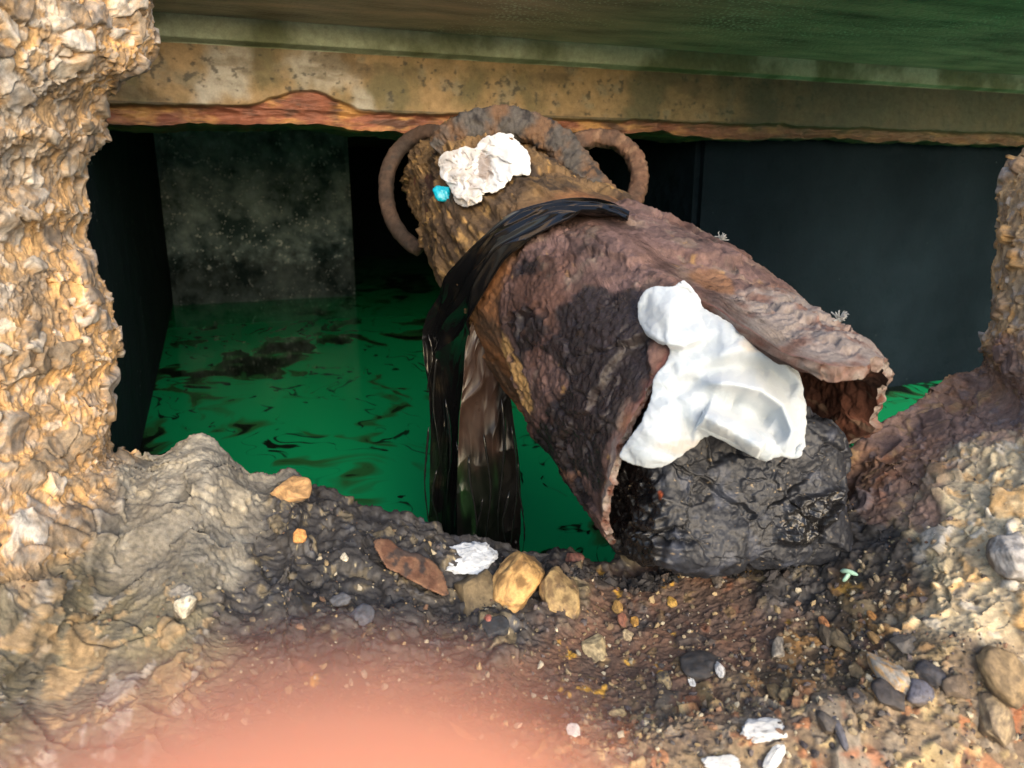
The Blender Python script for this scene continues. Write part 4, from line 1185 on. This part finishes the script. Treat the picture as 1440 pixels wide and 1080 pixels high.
_rd = {}
cxs, cys = np.meshgrid(np.linspace(606, 756, 11), np.linspace(176, 300, 9), indexing='ij')
RD = np.array([[min(pipe_depth(x, y, 7), 1.60) for x, y in zip(r_, s_)] for r_, s_ in zip(cxs, cys)])
RD = blur(RD, 2)
def rag_depth(X, Y):
    u = np.clip((X-606)/15, 0, 9.999); v = np.clip((Y-176)/15.5, 0, 7.999)
    i, j = u.astype(int), v.astype(int); fu, fv = u-i, v-j
    return (RD[i, j]*(1-fu)*(1-fv)+RD[i+1, j]*fu*(1-fv)+RD[i, j+1]*(1-fu)*fv+RD[i+1, j+1]*fu*fv)-.004
def rag_h(X, Y, db):
    n3 = np.stack([X/24, Y/24, 0*X], -1)
    left = sst(690, 670, X)
    cx, cy = 668, 248
    r = np.hypot(X-cx, Y-cy)
    saw = (r/9.5+1.6*fbm(n3*.7, 2, 161)) % 1.0
    H = left*((saw-.5)*sst(1, .86, saw)*.020+ridged(n3*1.6, 3, 162)*.008)
    H = H+(1-left)*(.02*np.exp(-((X-715)**2/26.**2+(Y-218)**2/28.**2)))
    H = H-rg(X, Y, [(678, 205), (686, 225), (690, 250), (686, 270)], 6, .016)
    H = H+stp(X, Y, [(694, 200), (708, 222), (720, 236), (714, 252)], .012, 22)+stp(X, Y, [(724, 200), (726, 222), (742, 238)], .006, 16)+stp(X, Y, [(676, 200), (684, 224), (690, 248), (684, 272)], .012, 16)
    H = H+rg(X, Y, [(694, 196), (700, 214), (698, 240), (690, 264)], 7, .010)
    H = H+rg(X, Y, [(730, 205), (740, 224), (738, 240)], 5, .008)
    return H+fbm(n3*.8, 2, 163)*.008
def rag_c(X, Y, H):
    n3 = np.stack([X/16, Y/16, 0*X], -1)
    c = np.broadcast_to(s2l((202, 203, 202)), X.shape+(3,))
    left = sst(700, 680, X)
    st = sst(.10, .22, ridged(n3*.9, 3, 164)*.35+fbm(n3, 3, 165)*.4)*left
    c = mixc(c, s2l((160, 142, 122)), st*.5)
    st2 = sst(.3, .55, np.exp(-((X-682)**2/12.**2+(Y-236)**2/24.**2))+.5*fbm(n3*1.6, 4, 166)-.1)
    c = mixc(c, s2l((104, 84, 70)), st2*.8)
    c = mixc(c, s2l((110, 92, 78)), sst(.28, .36, fbm(n3*2.2, 3, 167))*left*.7)
    return np.clip(c, 0, .85)
def rag_extra(X, Y):
    return .012*np.exp(-((X-715)**2/26.**2+(Y-218)**2/28.**2))+.010*np.exp(-((X-655)**2/22.**2+(Y-245)**2/26.**2))-rg(X, Y, [(678, 205), (686, 225), (690, 250), (686, 270)], 7, .010)
rag = crumpled('stained_rag', 'rag', rag_depth, rag_extra, .005, 1.25, rag_c, M_cloth)
tag(rag, 'small brown stained white rag bunched on top of the pipe below the beam', 'cloth')
M_cyan = plain('cyan rubber', (.0, .27, .38), .4, .5, .15, 60, .2, .001)
B, L = superblob(at(623, 273, rag_depth(np.array(623.), np.array(273.))-.006), [RT, np.cross(RT, -FW), -FW], (.0155, .0165, .008), 40, 60, 2.6)
B = B+(B-B.mean((0, 1)))*(fbm(L*90, 3, 171)*.35)[..., None]
B = B+RT*((L[..., 1]/.0165)*.005)[..., None]
tag(grid_obj('glove_finger', B, M_cyan, None, None, None, wrap=True, flip=True), 'bright cyan rubber scrap poking out from under the stained rag', 'rubber scrap')

# ------------------------------------------------------------------ black plastic sheet draped over the pipe
def plastic_mat(name, r0, r1, spec):
    m, n, l, b = node_mat(name)
    b.inputs['Specular IOR Level'].default_value = spec
    a = n.new('ShaderNodeAttribute'); a.attribute_name = 'tint'
    tc = n.new('ShaderNodeTexCoord')
    t = n.new('ShaderNodeTexNoise'); t.inputs['Scale'].default_value = 45; t.inputs['Detail'].default_value = 3
    l.new(tc.outputs['Object'], t.inputs['Vector'])
    bp = n.new('ShaderNodeBump'); bp.inputs['Strength'].default_value = .25; bp.inputs['Distance'].default_value = .003
    l.new(a.outputs['Color'], b.inputs['Base Color'])
    r = n.new('ShaderNodeMapRange'); r.inputs['To Min'].default_value = r0; r.inputs['To Max'].default_value = r1
    l.new(t.outputs['Fac'], r.inputs['Value']); l.new(r.outputs[0], b.inputs['Roughness'])
    return m
M_bag = plastic_mat('black plastic', .08, .2, .5)
M_wetfold = plastic_mat('wet brown sheet', .22, .4, .35)
def hang_depth(x0, y0, d0, x, y):
    r0, r1 = ray(x0, y0), ray(x, y)
    return d0*np.hypot(r0[..., 0], r0[..., 1])/np.hypot(r1[..., 0], r1[..., 1])
BAND = [((884, 306), (880, 318)), ((860, 293), (862, 310)), ((832, 286), (842, 308)), ((800, 284), (815, 312)), ((768, 289), (788, 318)), ((738, 299), (762, 332)), ((710, 314), (738, 346)), ((688, 332), (714, 362)), ((668, 350), (698, 386)), ((650, 372), (684, 412)), ((634, 398), (674, 440)), ((618, 430), (666, 474)), ((602, 464), (656, 516)), ((600, 505), (650, 552)), ((604, 550), (646, 590)), ((606, 610), (645, 640)), ((604, 680), (646, 700)), ((600, 745), (648, 760)), ((598, 800), (648, 806))]
def sheet(rows, name, parent, seed, amp, tintf, n_u=520, n_v=150, sil=12, ragged=True, anchor_px=None, d_hang=1.29, lift=.014, mat=None):
    R = np.array(rows, float)
    nb = len(R)
    dd = np.zeros((nb, 7))
    for i in range(nb):
        for j in range(7):
            q = R[i, 0]*(1-j/6)+R[i, 1]*(j/6)
            if i <= sil:
                dd[i, j] = pipe_depth(q[0], q[1], 6)-lift
            else:
                dd[i, j] = hang_depth(anchor_px[0], anchor_px[1], d_hang, q[0], q[1])
    dd = blur(dd, 2)
    C3 = np.stack([at(R[:, 0, 0]*(1-j/6)+R[:, 1, 0]*(j/6), R[:, 0, 1]*(1-j/6)+R[:, 1, 1]*(j/6), dd[:, j]) for j in range(7)], 1)
    tu_ = param_by_length(np.linalg.norm(np.diff(C3[:, 3], axis=0), axis=1), n_u)
    P = catmull(C3, tu_)
    P = np.moveaxis(catmull(np.moveaxis(P, 1, 0), n_v), 0, 1)
    n = grid_normals(P)
    if np.mean(n@FW) > 0: n = -n
    U = np.linspace(0, 1, n_u)[:, None]; Vv = np.linspace(0, 1, n_v)[None, :]
    q = np.stack([U*2.2+0*Vv, Vv*1.0+.14*fbm(np.stack([U*5+0*Vv, 0*U+Vv*2, 0*U*Vv], -1), 2, seed+3), 0*U*Vv+seed % 7], -1)
    H = np.clip(ridged(np.stack([q[..., 0]*1.3, q[..., 1]*1.7+q[..., 0]*1.3, q[..., 2]], -1), 2, seed)*.5+.5, 0, 1)**3*amp*2.0 + fbm(q*np.array([2.6, 5, 1]), 2, seed+1)*amp*.8
    eb = np.minimum(Vv, 1-Vv)
    H = H+np.exp(-(eb/.04)**2)*amp*.35
    P = P+n*H[..., None]
    if ragged:
        cut = fbm(np.stack([Vv[0]*7, 0*Vv[0], 0*Vv[0]+seed % 7], -1), 4, seed+5)*.06
        low_ = sst(.8, 1, U[:, 0])[:, None]
        P[..., 2] += low_*cut[None, :]*2.6
        P = P + (RT*1.0)*(sst(.55, .9, U)*fbm(np.stack([U*7+0*Vv, 0*U+Vv*.3, 0*U*Vv], -1), 3, seed+6)*.008*np.where(Vv < .5, 1, -1))[..., None]
    Q = P-n*.0022
    return slab_from_grid(name, P, Q, mat or M_bag, parent, np.clip(tintf(P, U+0*Vv, Vv+0*U), .003, .8))
bag = empty('plastic_sheet', tuple(at(640, 470, 1.25)), 'glossy black torn plastic sheet wrapped over the pipe and hanging to the green water', 'plastic sheet')
def bag_c(P, U, V):
    c = mixc(s2l((14, 14, 15)), s2l((34, 30, 24)), sst(.1, .45, fbm(P*16, 4, 181)))
    return mixc(c, s2l((24, 44, 26)), sst(.68, .85, U)*sst(-.1, .3, fbm(P*np.array([30, 30, 6]), 3, 182)))
sheet(BAND, 'wrapped_band', bag, 400, .0085, bag_c, sil=12, anchor_px=(602, 464), d_hang=float(on_pipe(606, 470)[2])-.02)
INNER = [((672, 430), (712, 440)), ((656, 480), (712, 500)), ((652, 530), (716, 540)), ((646, 590), (722, 590)), ((644, 650), (730, 650)), ((642, 710), (733, 710)), ((642, 760), (732, 760)), ((640, 810), (730, 808))]
def in_c(P, U, V):
    c = mixc(s2l((54, 41, 35)), s2l((32, 26, 23)), sst(-.2, .3, fbm(P*20, 4, 183)))
    dk = sst(.48, .62, U+.1*fbm(P*np.array([40, 40, 8]), 3, 184))
    g = mixc(s2l((13, 18, 13)), s2l((26, 48, 26)), sst(.05, .3, fbm(P*np.array([40, 40, 6]), 2, 185)))
    c = mixc(c, g, dk)
    c = mixc(c, s2l((22, 20, 18)), sst(.66, .78, V+.05*fbm(P*20, 2, 186)))
    return mixc(c, s2l((18, 18, 17)), sst(.15, .3, fbm(P*np.array([30, 30, 5]), 2, 187))*dk)
sheet(INNER, 'inner_fold', bag, 430, .0045, in_c, n_u=320, n_v=140, sil=-1, anchor_px=(690, 470), d_hang=float(on_pipe(690, 500)[2])+.055, mat=M_wetfold)

def tatter(x, y, ln, wd, d):
    top = at(x, y, d)
    k_ = np.linspace(0, 1, 5)
    pts = [top+np.array([0, 0, -ln*q])+RT*(.006*math.sin(q*5+x))-FW*(.004*math.sin(q*4+y)) for q in k_]
    tube('tatter', pts, [wd*(1-.75*q) for q in np.linspace(0, 1, 40)], M_bag, bag, lambda P: np.full(P.shape, .012), flat=.3, nseg=40, nr=14, rough=.0012, fr=60)
dh = float(on_pipe(606, 470)[2])-.03
for x, y, ln, wd in ((603, 470, .11, .007), (612, 500, .20, .009), (599, 600, .22, .006), (628, 560, .22, .010), (641, 620, .17, .008), (612, 660, .12, .007)):
    tatter(x, y, ln, wd, dh+.03*(y-470)/300)
dh2 = float(on_pipe(690, 500)[2])+.045
for x, y, ln, wd in ((664, 640, .17, .009), (684, 610, .20, .007), (704, 560, .26, .010), (722, 600, .22, .008), (733, 650, .17, .005), (712, 690, .11, .009), (674, 700, .11, .006)):
    tatter(x, y, ln, wd, dh2+.05*(y-560)/250)

# ------------------------------------------------------------------ loose stones and scraps on the ledge
GSTONE = 'loose stones lying on the ledge'
def stone(x, y, wpx, hpx, colr, label, cat='stone', name='stone', group=GSTONE, rot=None, col2=None, bury=.42, mat=None, ang=1.0, res=30, wet=0.0, seed=None):
    p, nn = on_rim(x, y)
    d = p@FW
    a = wpx*d/F/2; b_ = hpx*d/F/2
    cth = min(a, b_)*.75
    up_ = np.array([0, 0, 1.]); nn = nn*.5+up_*.6-FW*.2; nn /= np.linalg.norm(nn)
    rot = random.uniform(-.5, .5) if rot is None else rot
    X_ = RT*math.cos(rot)-UP*math.sin(rot); X_ = X_-(X_@nn)*nn; X_ /= np.linalg.norm(X_)
    Y_ = np.cross(nn, X_)
    fs = max(.45, abs(Y_@UP))
    sd_ = random.randint(0, 999) if seed is None else seed
    B, L = superblob(np.zeros(3), np.eye(3), (1, 1, 1), res, res+10, 2.4)
    # facets: clip the ball by a few planes, then weather it
    r_ = np.random.default_rng(sd_)
    for k in range(9):
        v = r_.normal(size=3); v /= np.linalg.norm(v); o_ = r_.uniform(.62, .9)
        s_ = B@v
        B = B-np.maximum(s_-o_, 0)[..., None]*v*ang
    if mat is not None:
        B = B*(1+.28*fbm(B*2.6+sd_ % 41, 4, 198)[..., None]+.10*fbm(B*11+sd_ % 41, 3, 199)[..., None])*np.array([1, 1, .6])
    B = B*(1+.14*fbm(B*1.6+sd_ % 41, 3, 191)[..., None]+.05*fbm(B*6+sd_ % 41, 3, 192)[..., None])
    loc_ = B*np.array([a, b_/fs, cth])
    P = p+nn*cth*(1-2*bury)+loc_@np.array([X_, Y_, nn])
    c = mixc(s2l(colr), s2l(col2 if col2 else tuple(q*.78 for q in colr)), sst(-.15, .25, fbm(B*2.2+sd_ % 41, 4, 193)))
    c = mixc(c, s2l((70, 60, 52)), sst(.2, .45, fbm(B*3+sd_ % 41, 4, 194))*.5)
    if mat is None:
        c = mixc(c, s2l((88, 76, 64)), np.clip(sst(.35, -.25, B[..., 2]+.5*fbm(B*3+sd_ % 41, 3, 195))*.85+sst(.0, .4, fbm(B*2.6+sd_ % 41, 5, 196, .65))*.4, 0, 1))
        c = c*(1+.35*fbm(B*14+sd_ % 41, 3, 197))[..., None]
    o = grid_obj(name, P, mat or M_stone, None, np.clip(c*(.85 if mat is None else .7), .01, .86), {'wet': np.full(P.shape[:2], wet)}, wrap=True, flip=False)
    return tag(o, label, cat, group)
WHT, BGE, GRY, BRN, ORG, BLK, OCH = (226, 220, 206), (190, 166, 124), (132, 130, 128), (110, 90, 72), (206, 150, 88), (58, 58, 62), (186, 142, 76)
stone(260, 851, 30, 26, (232, 222, 196), 'single cream white chip in the crack of the olive grey rock', ang=1.1)
stone(411, 692, 62, 32, (200, 156, 104), 'orange sandstone lump on the far lip left of the tar, above green water', rot=.3, bury=.35)
stone(424, 755, 22, 16, (226, 160, 92), 'small orange fragment stuck in black tar below the orange lump')
stone(727, 822, 64, 60, (214, 170, 108), 'largest tan pitted stone on the rim beside the white foam scrap', col2=(150, 116, 72), rot=.6, bury=.3, res=60)
stone(786, 834, 54, 50, (184, 156, 108), 'pale tan stone touching the right side of the largest pitted stone', col2=(132, 108, 76), rot=-.2, res=50)
stone(672, 836, 66, 56, (134, 116, 86), 'dusty olive brown stone under the white foam scrap', bury=.45, res=50)
stone(836, 910, 38, 24, (186, 168, 130), 'lone beige pebble on reddish brown dirt below the pipe', rot=.2, res=40)
stone(866, 1003, 2+24, 16, (180, 160, 120), 'small beige grain cluster stone near the bottom centre right', rot=.1)
stone(935, 956, 24, 18, (170, 150, 112), 'half buried beige and grey stone left of the long black chip', col2=(96, 92, 88))
stone(988, 935, 62, 26, (66, 66, 68), 'long black chip lying below the yellow rust crumbs', rot=.1, col2=(48, 48, 50))
stone(1012, 940, 16, 15, (236, 234, 230), 'white crumb at the right end of the long black chip')
stone(972, 958, 11, 11, (240, 238, 232), 'tiny white crumb below the long black chip')
stone(1094, 911, 18, 24, (158, 150, 138), 'upright grey pebble on reddish dirt right of the yellow crumbs', rot=.8)
stone(1182, 899, 28, 28, (134, 118, 92), 'rounded grey brown pebble in dark grit near the pale conglomerate', rot=-.5)
stone(1164, 893, 22, 20, (98, 88, 74), 'dark brown pebble against the left of the rounded grey brown one')
stone(1270, 905, 44, 22, (96, 92, 88), 'flat dark grey stone at the foot of the pale conglomerate', rot=.1)
stone(1252, 950, 40, 42, (160, 154, 144), 'upright pale grey stone with a tan cap in the dark grit', col2=(186, 150, 104), res=44)
stone(1250, 975, 48, 30, (74, 70, 70), 'blackish stone just below the upright pale grey stone')
stone(1290, 975, 40, 26, (104, 104, 116), 'bluish slate stone right of the blackish stone', rot=.3)
stone(1310, 945, 44, 26, (66, 66, 72), 'dark charcoal lump above the bluish slate stone')
stone(1182, 1028, 13, 30, (104, 104, 112), 'capsule shaped slate pebble near the bottom edge at right', rot=0, ang=.3)
stone(1161, 1018, 26, 22, (84, 80, 78), 'dull dark chip touching the capsule shaped pebble')
stone(1208, 944, 24, 18, (130, 112, 84), 'small tan brown stone left of the upright pale grey stone')
stone(1207, 977, 24, 16, (94, 88, 84), 'small grey chip left of the blackish stone')
stone(1104, 975, 26, 20, (156, 136, 98), 'tan pebble of the pair above the long white foam strip')
stone(1086, 972, 18, 16, (136, 116, 84), 'smaller brownish pebble of the pair above the long white foam strip')
stone(1395, 1010, 56, 50, (158, 140, 112), 'broad weathered tan stone at the lower right', col2=(118, 104, 88), rot=.5, res=50)
stone(1420, 785, 60, 56, (176, 172, 168), 'pale blue grey angular stone set in the conglomerate at right', rot=.3, res=44)
stone(1410, 950, 60, 60, (150, 128, 96), 'brown angular block at the right border under the conglomerate', rot=-.4, res=44)
stone(1345, 965, 40, 30, (112, 98, 84), 'muddy brown stone between the slate stone and the brown block')
stone(700, 885, 46, 26, (62, 64, 68), 'smooth black lump in tar below the olive brown stone', wet=.3)
stone(683, 870, 12, 10, (160, 96, 84), 'tiny pink red crumb on the black tar')
stone(508, 868, 34, 26, (92, 96, 104), 'bluish grey smooth pebble half sunk in the tar', rot=.5, ang=.5)
stone(476, 845, 30, 16, (98, 100, 106), 'thin grey pebble half sunk in tar left of the bluish one', rot=-.2, ang=.5)
stone(485, 782, 12, 10, (224, 214, 190), 'tiny cream crumb in tar left of the rust plate')
stone(808, 785, 0+30, 20, (104, 66, 58), 'dark red rust lump on the far lip by the pipe', rot=.3)
stone(1010, 816, 0+18, 14, (118, 108, 100), 'small grey lump in the dirt directly below the plug')
stone(868, 852, 16, 12, (186, 146, 84), 'yellow tan grain near the tarry lip, leftmost of three')
stone(875, 873, 16, 16, (140, 92, 74), 'reddish grain below the yellow tan ones')
stone(884, 891, 16, 12, (186, 166, 132), 'pale grain below the reddish grain')
stone(893, 872, 12, 12, (198, 150, 76), 'golden grain right of the reddish grain')
stone(943, 846, 14, 10, (206, 164, 84), 'golden grain under the plug at its left')
stone(1158, 873, 12, 11, (190, 130, 84), 'small orange grain in the dark grit, beside a paler one')
stone(1226, 865, 12, 10, (200, 142, 80), 'single orange grain close to the pale conglomerate')
stone(1230, 895, 14, 12, (160, 128, 84), 'tan grain below the single orange grain')
# white foam scraps
GF = 'white foam scraps on the ledge'
stone(662, 789, 82, 30, (232, 238, 244), 'arched white foam scrap resting on the rim by the hanging plastic', 'foam scrap', 'foam_scrap', GF, rot=-.1, mat=M_foam, res=70, ang=.8, bury=.15, col2=(214, 220, 226))
stone(1073, 1029, 68, 20, (236, 236, 234), 'long white foam strip lying near the bottom edge at right', 'foam scrap', 'foam_scrap', GF, rot=-.25, mat=M_foam, res=50, bury=.2, col2=(226, 226, 222))
stone(1012, 1077, 52, 18, (238, 238, 236), 'white foam piece cut by the bottom edge, left of the upright one', 'foam scrap', 'foam_scrap', GF, rot=-.1, mat=M_foam, res=40, bury=.2, col2=(226, 226, 222))
stone(1086, 1068, 20, 26, (234, 234, 232), 'upright white foam bit just below the long foam strip', 'foam scrap', 'foam_scrap', GF, rot=.9, mat=M_foam, res=30, bury=.2, col2=(226, 226, 222))
stone(806, 1027, 20, 12, (238, 236, 232), 'little white foam flake left of the bottom tan patch', 'foam scrap', 'foam_scrap', GF, rot=-.4, mat=M_foam, res=30, bury=.2, col2=(226, 226, 222))

def plate(name, poly, lift, mat, label, cat, colf, jit=2, thick=.006, hf=None, step=1.6, group=None):
    cs = [on_rim(x, y)[0]@FW for x, y in poly]
    pa = np.array(poly, float)
    A = np.c_[pa, np.ones(len(pa))]
    k, *_ = np.linalg.lstsq(A, 1/np.array(cs), rcond=None)
    o = cloth(name, poly, lambda X, Y: 1/(k[0]*X+k[1]*Y+k[2])-lift, hf or (lambda X, Y, db: fbm(np.stack([X/22, Y/22, 0*X], -1), 4, 211)*.004), 4, thick, step, colf, mat, jit=jit)
    return tag(o, label, cat, group)
def rustplate_c(X, Y, H):
    n3 = np.stack([X/16, Y/16, 0*X], -1)
    c = mixc(s2l((134, 100, 78)), s2l((106, 74, 58)), sst(-.2, .3, fbm(n3, 4, 212)))
    c = mixc(c, s2l((60, 56, 56)), sst(.1, .3, fbm(n3*.8+3, 4, 213)+.5*np.exp(-((X-575)**2+(Y-775)**2)/30.**2)-.1)*.85)
    return c*.8
plate('rust_plate', [(524, 762), (546, 758), (566, 772), (590, 778), (612, 792), (626, 812), (630, 838), (606, 832), (580, 818), (556, 806), (540, 795)], .012, M_rust, 'leaf shaped brown rust flake leaning on the tar at the rim', 'rust flake', rustplate_c)
plate('wood_sliver', [(632, 1014), (642, 1018), (656, 1028), (672, 1039), (660, 1039), (644, 1032)], .004, M_stone, 'thin tan wood sliver on the reddish ground near the bottom', 'wood sliver', lambda X, Y, H: np.broadcast_to(s2l((216, 160, 110))*.8, X.shape+(3,)), .4, .002, step=.7)
M_green = plain('pale green plastic', (.34, .55, .42), .5)
tw_ = empty('green_twig', tuple(on_rim(1190, 803)[0]), 'pale green forked plastic scrap on the dark grit under the plug', 'plastic scrap')
def gp(x, y): return on_rim(x, y)[0]-FW*.004
tube('stem', [gp(1178, 802), gp(1190, 803), gp(1203, 806)], .0024, M_green, tw_, lambda P: np.full(P.shape, .4), nseg=20, nr=8, rough=.0002)
tube('branch', [gp(1192, 804), gp(1186, 809), gp(1181, 815)], .002, M_green, tw_, lambda P: np.full(P.shape, .4), nseg=20, nr=8, rough=.0002)
# bristly wire tufts on the pipe wall
M_wire = plain('pale frayed fibre', (.20, .21, .22), .6)
def tuft(x, y, d, n_, size, label):
    c0 = at(x, y, d)
    e = empty('frayed_tuft', tuple(c0), label, 'frayed fibre', 'frayed fibres on the edge of the pipe')
    for k in range(n_):
        v = np.array([random.uniform(-1, 1), random.uniform(-.6, .3), random.uniform(-.2, 1)]); v /= np.linalg.norm(v)
        m_ = c0+v*size*random.uniform(.3, .7)+np.array([random.uniform(-1, 1)*.004 for _ in range(3)])
        e_ = m_+(v+np.array([random.uniform(-.8, .8) for _ in range(3)]))*size*random.uniform(.2, .5)
        tube('fibre', [c0-v*.004, m_, e_], random.uniform(.0004, .0009), M_wire, e, lambda P: np.full(P.shape, .5), nseg=10, nr=6, rough=.0001)
    return e
def on_edge(x):
    """the topmost point of the pipe as seen at photo column x"""
    m = np.abs(PIPE_D[0]-x) < 3
    k = np.argmin(np.where(m, PIPE_D[1], 1e9))
    return float(PIPE_D[0].ravel()[k]), float(PIPE_D[1].ravel()[k])-2, float(PIPE_D[2].ravel()[k])
tuft(*on_edge(1184), 30, .011, 'pale frayed fibre tuft at the outer end of the broken pipe flap')
tuft(*on_edge(1016), 22, .009, 'smaller frayed fibre tuft beside the top corner of the large white cloth')

# gritty crumbs: countless, one object
def crumbs(n_, name, region, palette, smin, smax, kind='stuff', label=None):
    ico = bmesh.new(); bmesh.ops.create_icosphere(ico, subdivisions=1, radius=1)
    v0 = np.array([v.co[:] for v in ico.verts]); f0 = np.array([[v.index for v in f.verts] for f in ico.faces]); ico.free()
    cand = np.argwhere(region)
    pick = cand[rng.integers(0, len(cand), n_)]
    Vs, Fs, Cs = [], [], []
    pal = np.array([s2l(q) for q in palette])*.85
    for k, (i, j) in enumerate(pick):
        s = smin*(smax/smin)**(rng.random()**2.2)
        r_ = rng.normal(size=(3, 3)); q_, _ = np.linalg.qr(r_)
        vv_ = (v0*(1+.25*rng.normal(size=(len(v0), 1))))*np.array([1, .8, .6])*s
        Vs.append(RIM[i, j]+np.array([0, 0, s*.25])+vv_@q_); Fs.append(f0+k*len(v0))
        Cs.append(np.broadcast_to(pal[rng.integers(len(pal))]*(.7+.5*rng.random()), v0.shape))
    o = mesh_obj(name, np.concatenate(Vs), np.concatenate(Fs), M_stone, None, np.concatenate(Cs), smooth=False)
    return tag(o, label, None, None, kind)
vis = (RIMD > 0) & (RIMPX > -20) & (RIMPX < 1460) & (RIMPY > 640) & (RIMPY < 1110) & (np.arange(NV)[None, :] < 312)
wreg = rng.random(vis.shape) < (.25*W['tar']+.55*W['rus']+1.0*W['dar']+.7*W['mix']+.2*W['bei']+.05*W['olv'])
crumbs(4200, 'gravel', vis & wreg, [(136, 122, 98), (110, 98, 84), (74, 70, 70), (158, 138, 104), (92, 84, 84), (176, 166, 144), (118, 92, 74)], .0008, .0050, label='fine grit and crumbs scattered over the dark ledge')

# ------------------------------------------------------------------ the photographer's hand: one fingertip reaches in front of the lens
def skin_hand():
    m, n, l, b = node_mat('skin')
    tc = n.new('ShaderNodeTexCoord')
    t = n.new('ShaderNodeTexNoise'); t.inputs['Scale'].default_value = 180; t.inputs['Detail'].default_value = 4
    l.new(tc.outputs['Object'], t.inputs['Vector'])
    r = n.new('ShaderNodeValToRGB'); r.color_ramp.elements[0].color = (.88, .30, .145, 1); r.color_ramp.elements[1].color = (.94, .37, .20, 1)
    l.new(t.outputs['Fac'], r.inputs[0]); l.new(r.outputs[0], b.inputs['Base Color'])
    b.inputs['Roughness'].default_value = .5
    b.inputs['Subsurface Weight'].default_value = .3; b.inputs['Subsurface Radius'].default_value = (.006, .002, .001); b.inputs['Subsurface Scale'].default_value = 1
    # joints in camera axes (right, up, forward), metres; the index finger points up in front of the lens
    J = [((.012, -.190, .040), .026), ((.008, -.150, .040), .030), ((.000, -.118, .036), .027)]      # wrist, palm, knuckle base
    E = [(0, 1), (1, 2)]
    def chain(root, pts):
        prev = root
        for p_, r_ in pts:
            J.append((p_, r_)); E.append((prev, len(J)-1)); prev = len(J)-1
    chain(2, [((-.010, -.082, .034), .0115), ((-.010, -.048, .030), .0108), ((-.0075, -.0276, .0215), .0112), ((-.0050, -.0153, .0166), .0118), ((-.0044, -.0080, .0152), .0092)])
    chain(2, [((.012, -.090, .036), .0115), ((.016, -.062, .052), .0100), ((.017, -.072, .072), .0090), ((.016, -.090, .070), .0080)])
    chain(1, [((.030, -.100, .038), .0110), ((.036, -.076, .054), .0095), ((.036, -.086, .072), .0086), ((.034, -.102, .070), .0076)])
    chain(1, [((.044, -.116, .040), .0100), ((.052, -.096, .052), .0084), ((.052, -.104, .068), .0076), ((.049, -.117, .066), .0068)])
    chain(1, [((-.026, -.128, .028), .0130), ((-.044, -.104, .016), .0110), ((-.052, -.080, .006), .0094), ((-.054, -.062, .000), .0078)])
    J.append(((.040, -.30, .01), .034)); E.append((0, len(J)-1))
    R3 = np.stack([RT, UP, FW], 0)
    me = bpy.data.meshes.new('hand')
    me.from_pydata([tuple(np.array(p_)@R3) for p_, r_ in J], E, [])
    o = bpy.data.objects.new('hand', me); COL.objects.link(o)
    md = o.modifiers.new('skin', 'SKIN')
    if not me.skin_vertices:
        bpy.context.view_layer.objects.active = o
    for k, (p_, r_) in enumerate(J):
        me.skin_vertices[0].data[k].radius = (r_, r_*.9)
    me.skin_vertices[0].data[1].use_root = True
    md.use_smooth_shade = True
    o.modifiers.new('sub', 'SUBSURF').render_levels = 3
    o.modifiers['sub'].levels = 2
    me.materials.append(m)
    return o
hand = skin_hand()
tag(hand, "pink fingertip of the photographer's hand reaching in at the bottom edge", 'hand')
sleeve = tube('sleeve', [np.array(q)@np.stack([RT, UP, FW], 0) for q in ((.032, -.262, .018), (.044, -.32, .006), (.07, -.42, -.05), (.12, -.55, -.16))], [.046]*60, plain('dark blue cloth', (.05, .07, .12), .9), hand, lambda P: np.full(P.shape, .1), nseg=60, nr=24, rough=.003, fr=18)

tarreg = vis & (np.exp(-((RIMPX-900)/45.)**2-((RIMPY-812)/24.)**2)+.8*np.exp(-((RIMPX-1040)/120.)**2-((RIMPY-800)/16.)**2)+.7*np.exp(-((RIMPX-800)/60.)**2-((RIMPY-806)/14.)**2) > .35+.5*rng.random(RIMPX.shape))
crumbs(900, 'tar_crumbs', tarreg, [(40, 38, 40), (30, 30, 32), (52, 50, 52), (70, 62, 58)], .002, .009, label='black tar crumbs heaped around the foot of the plug')
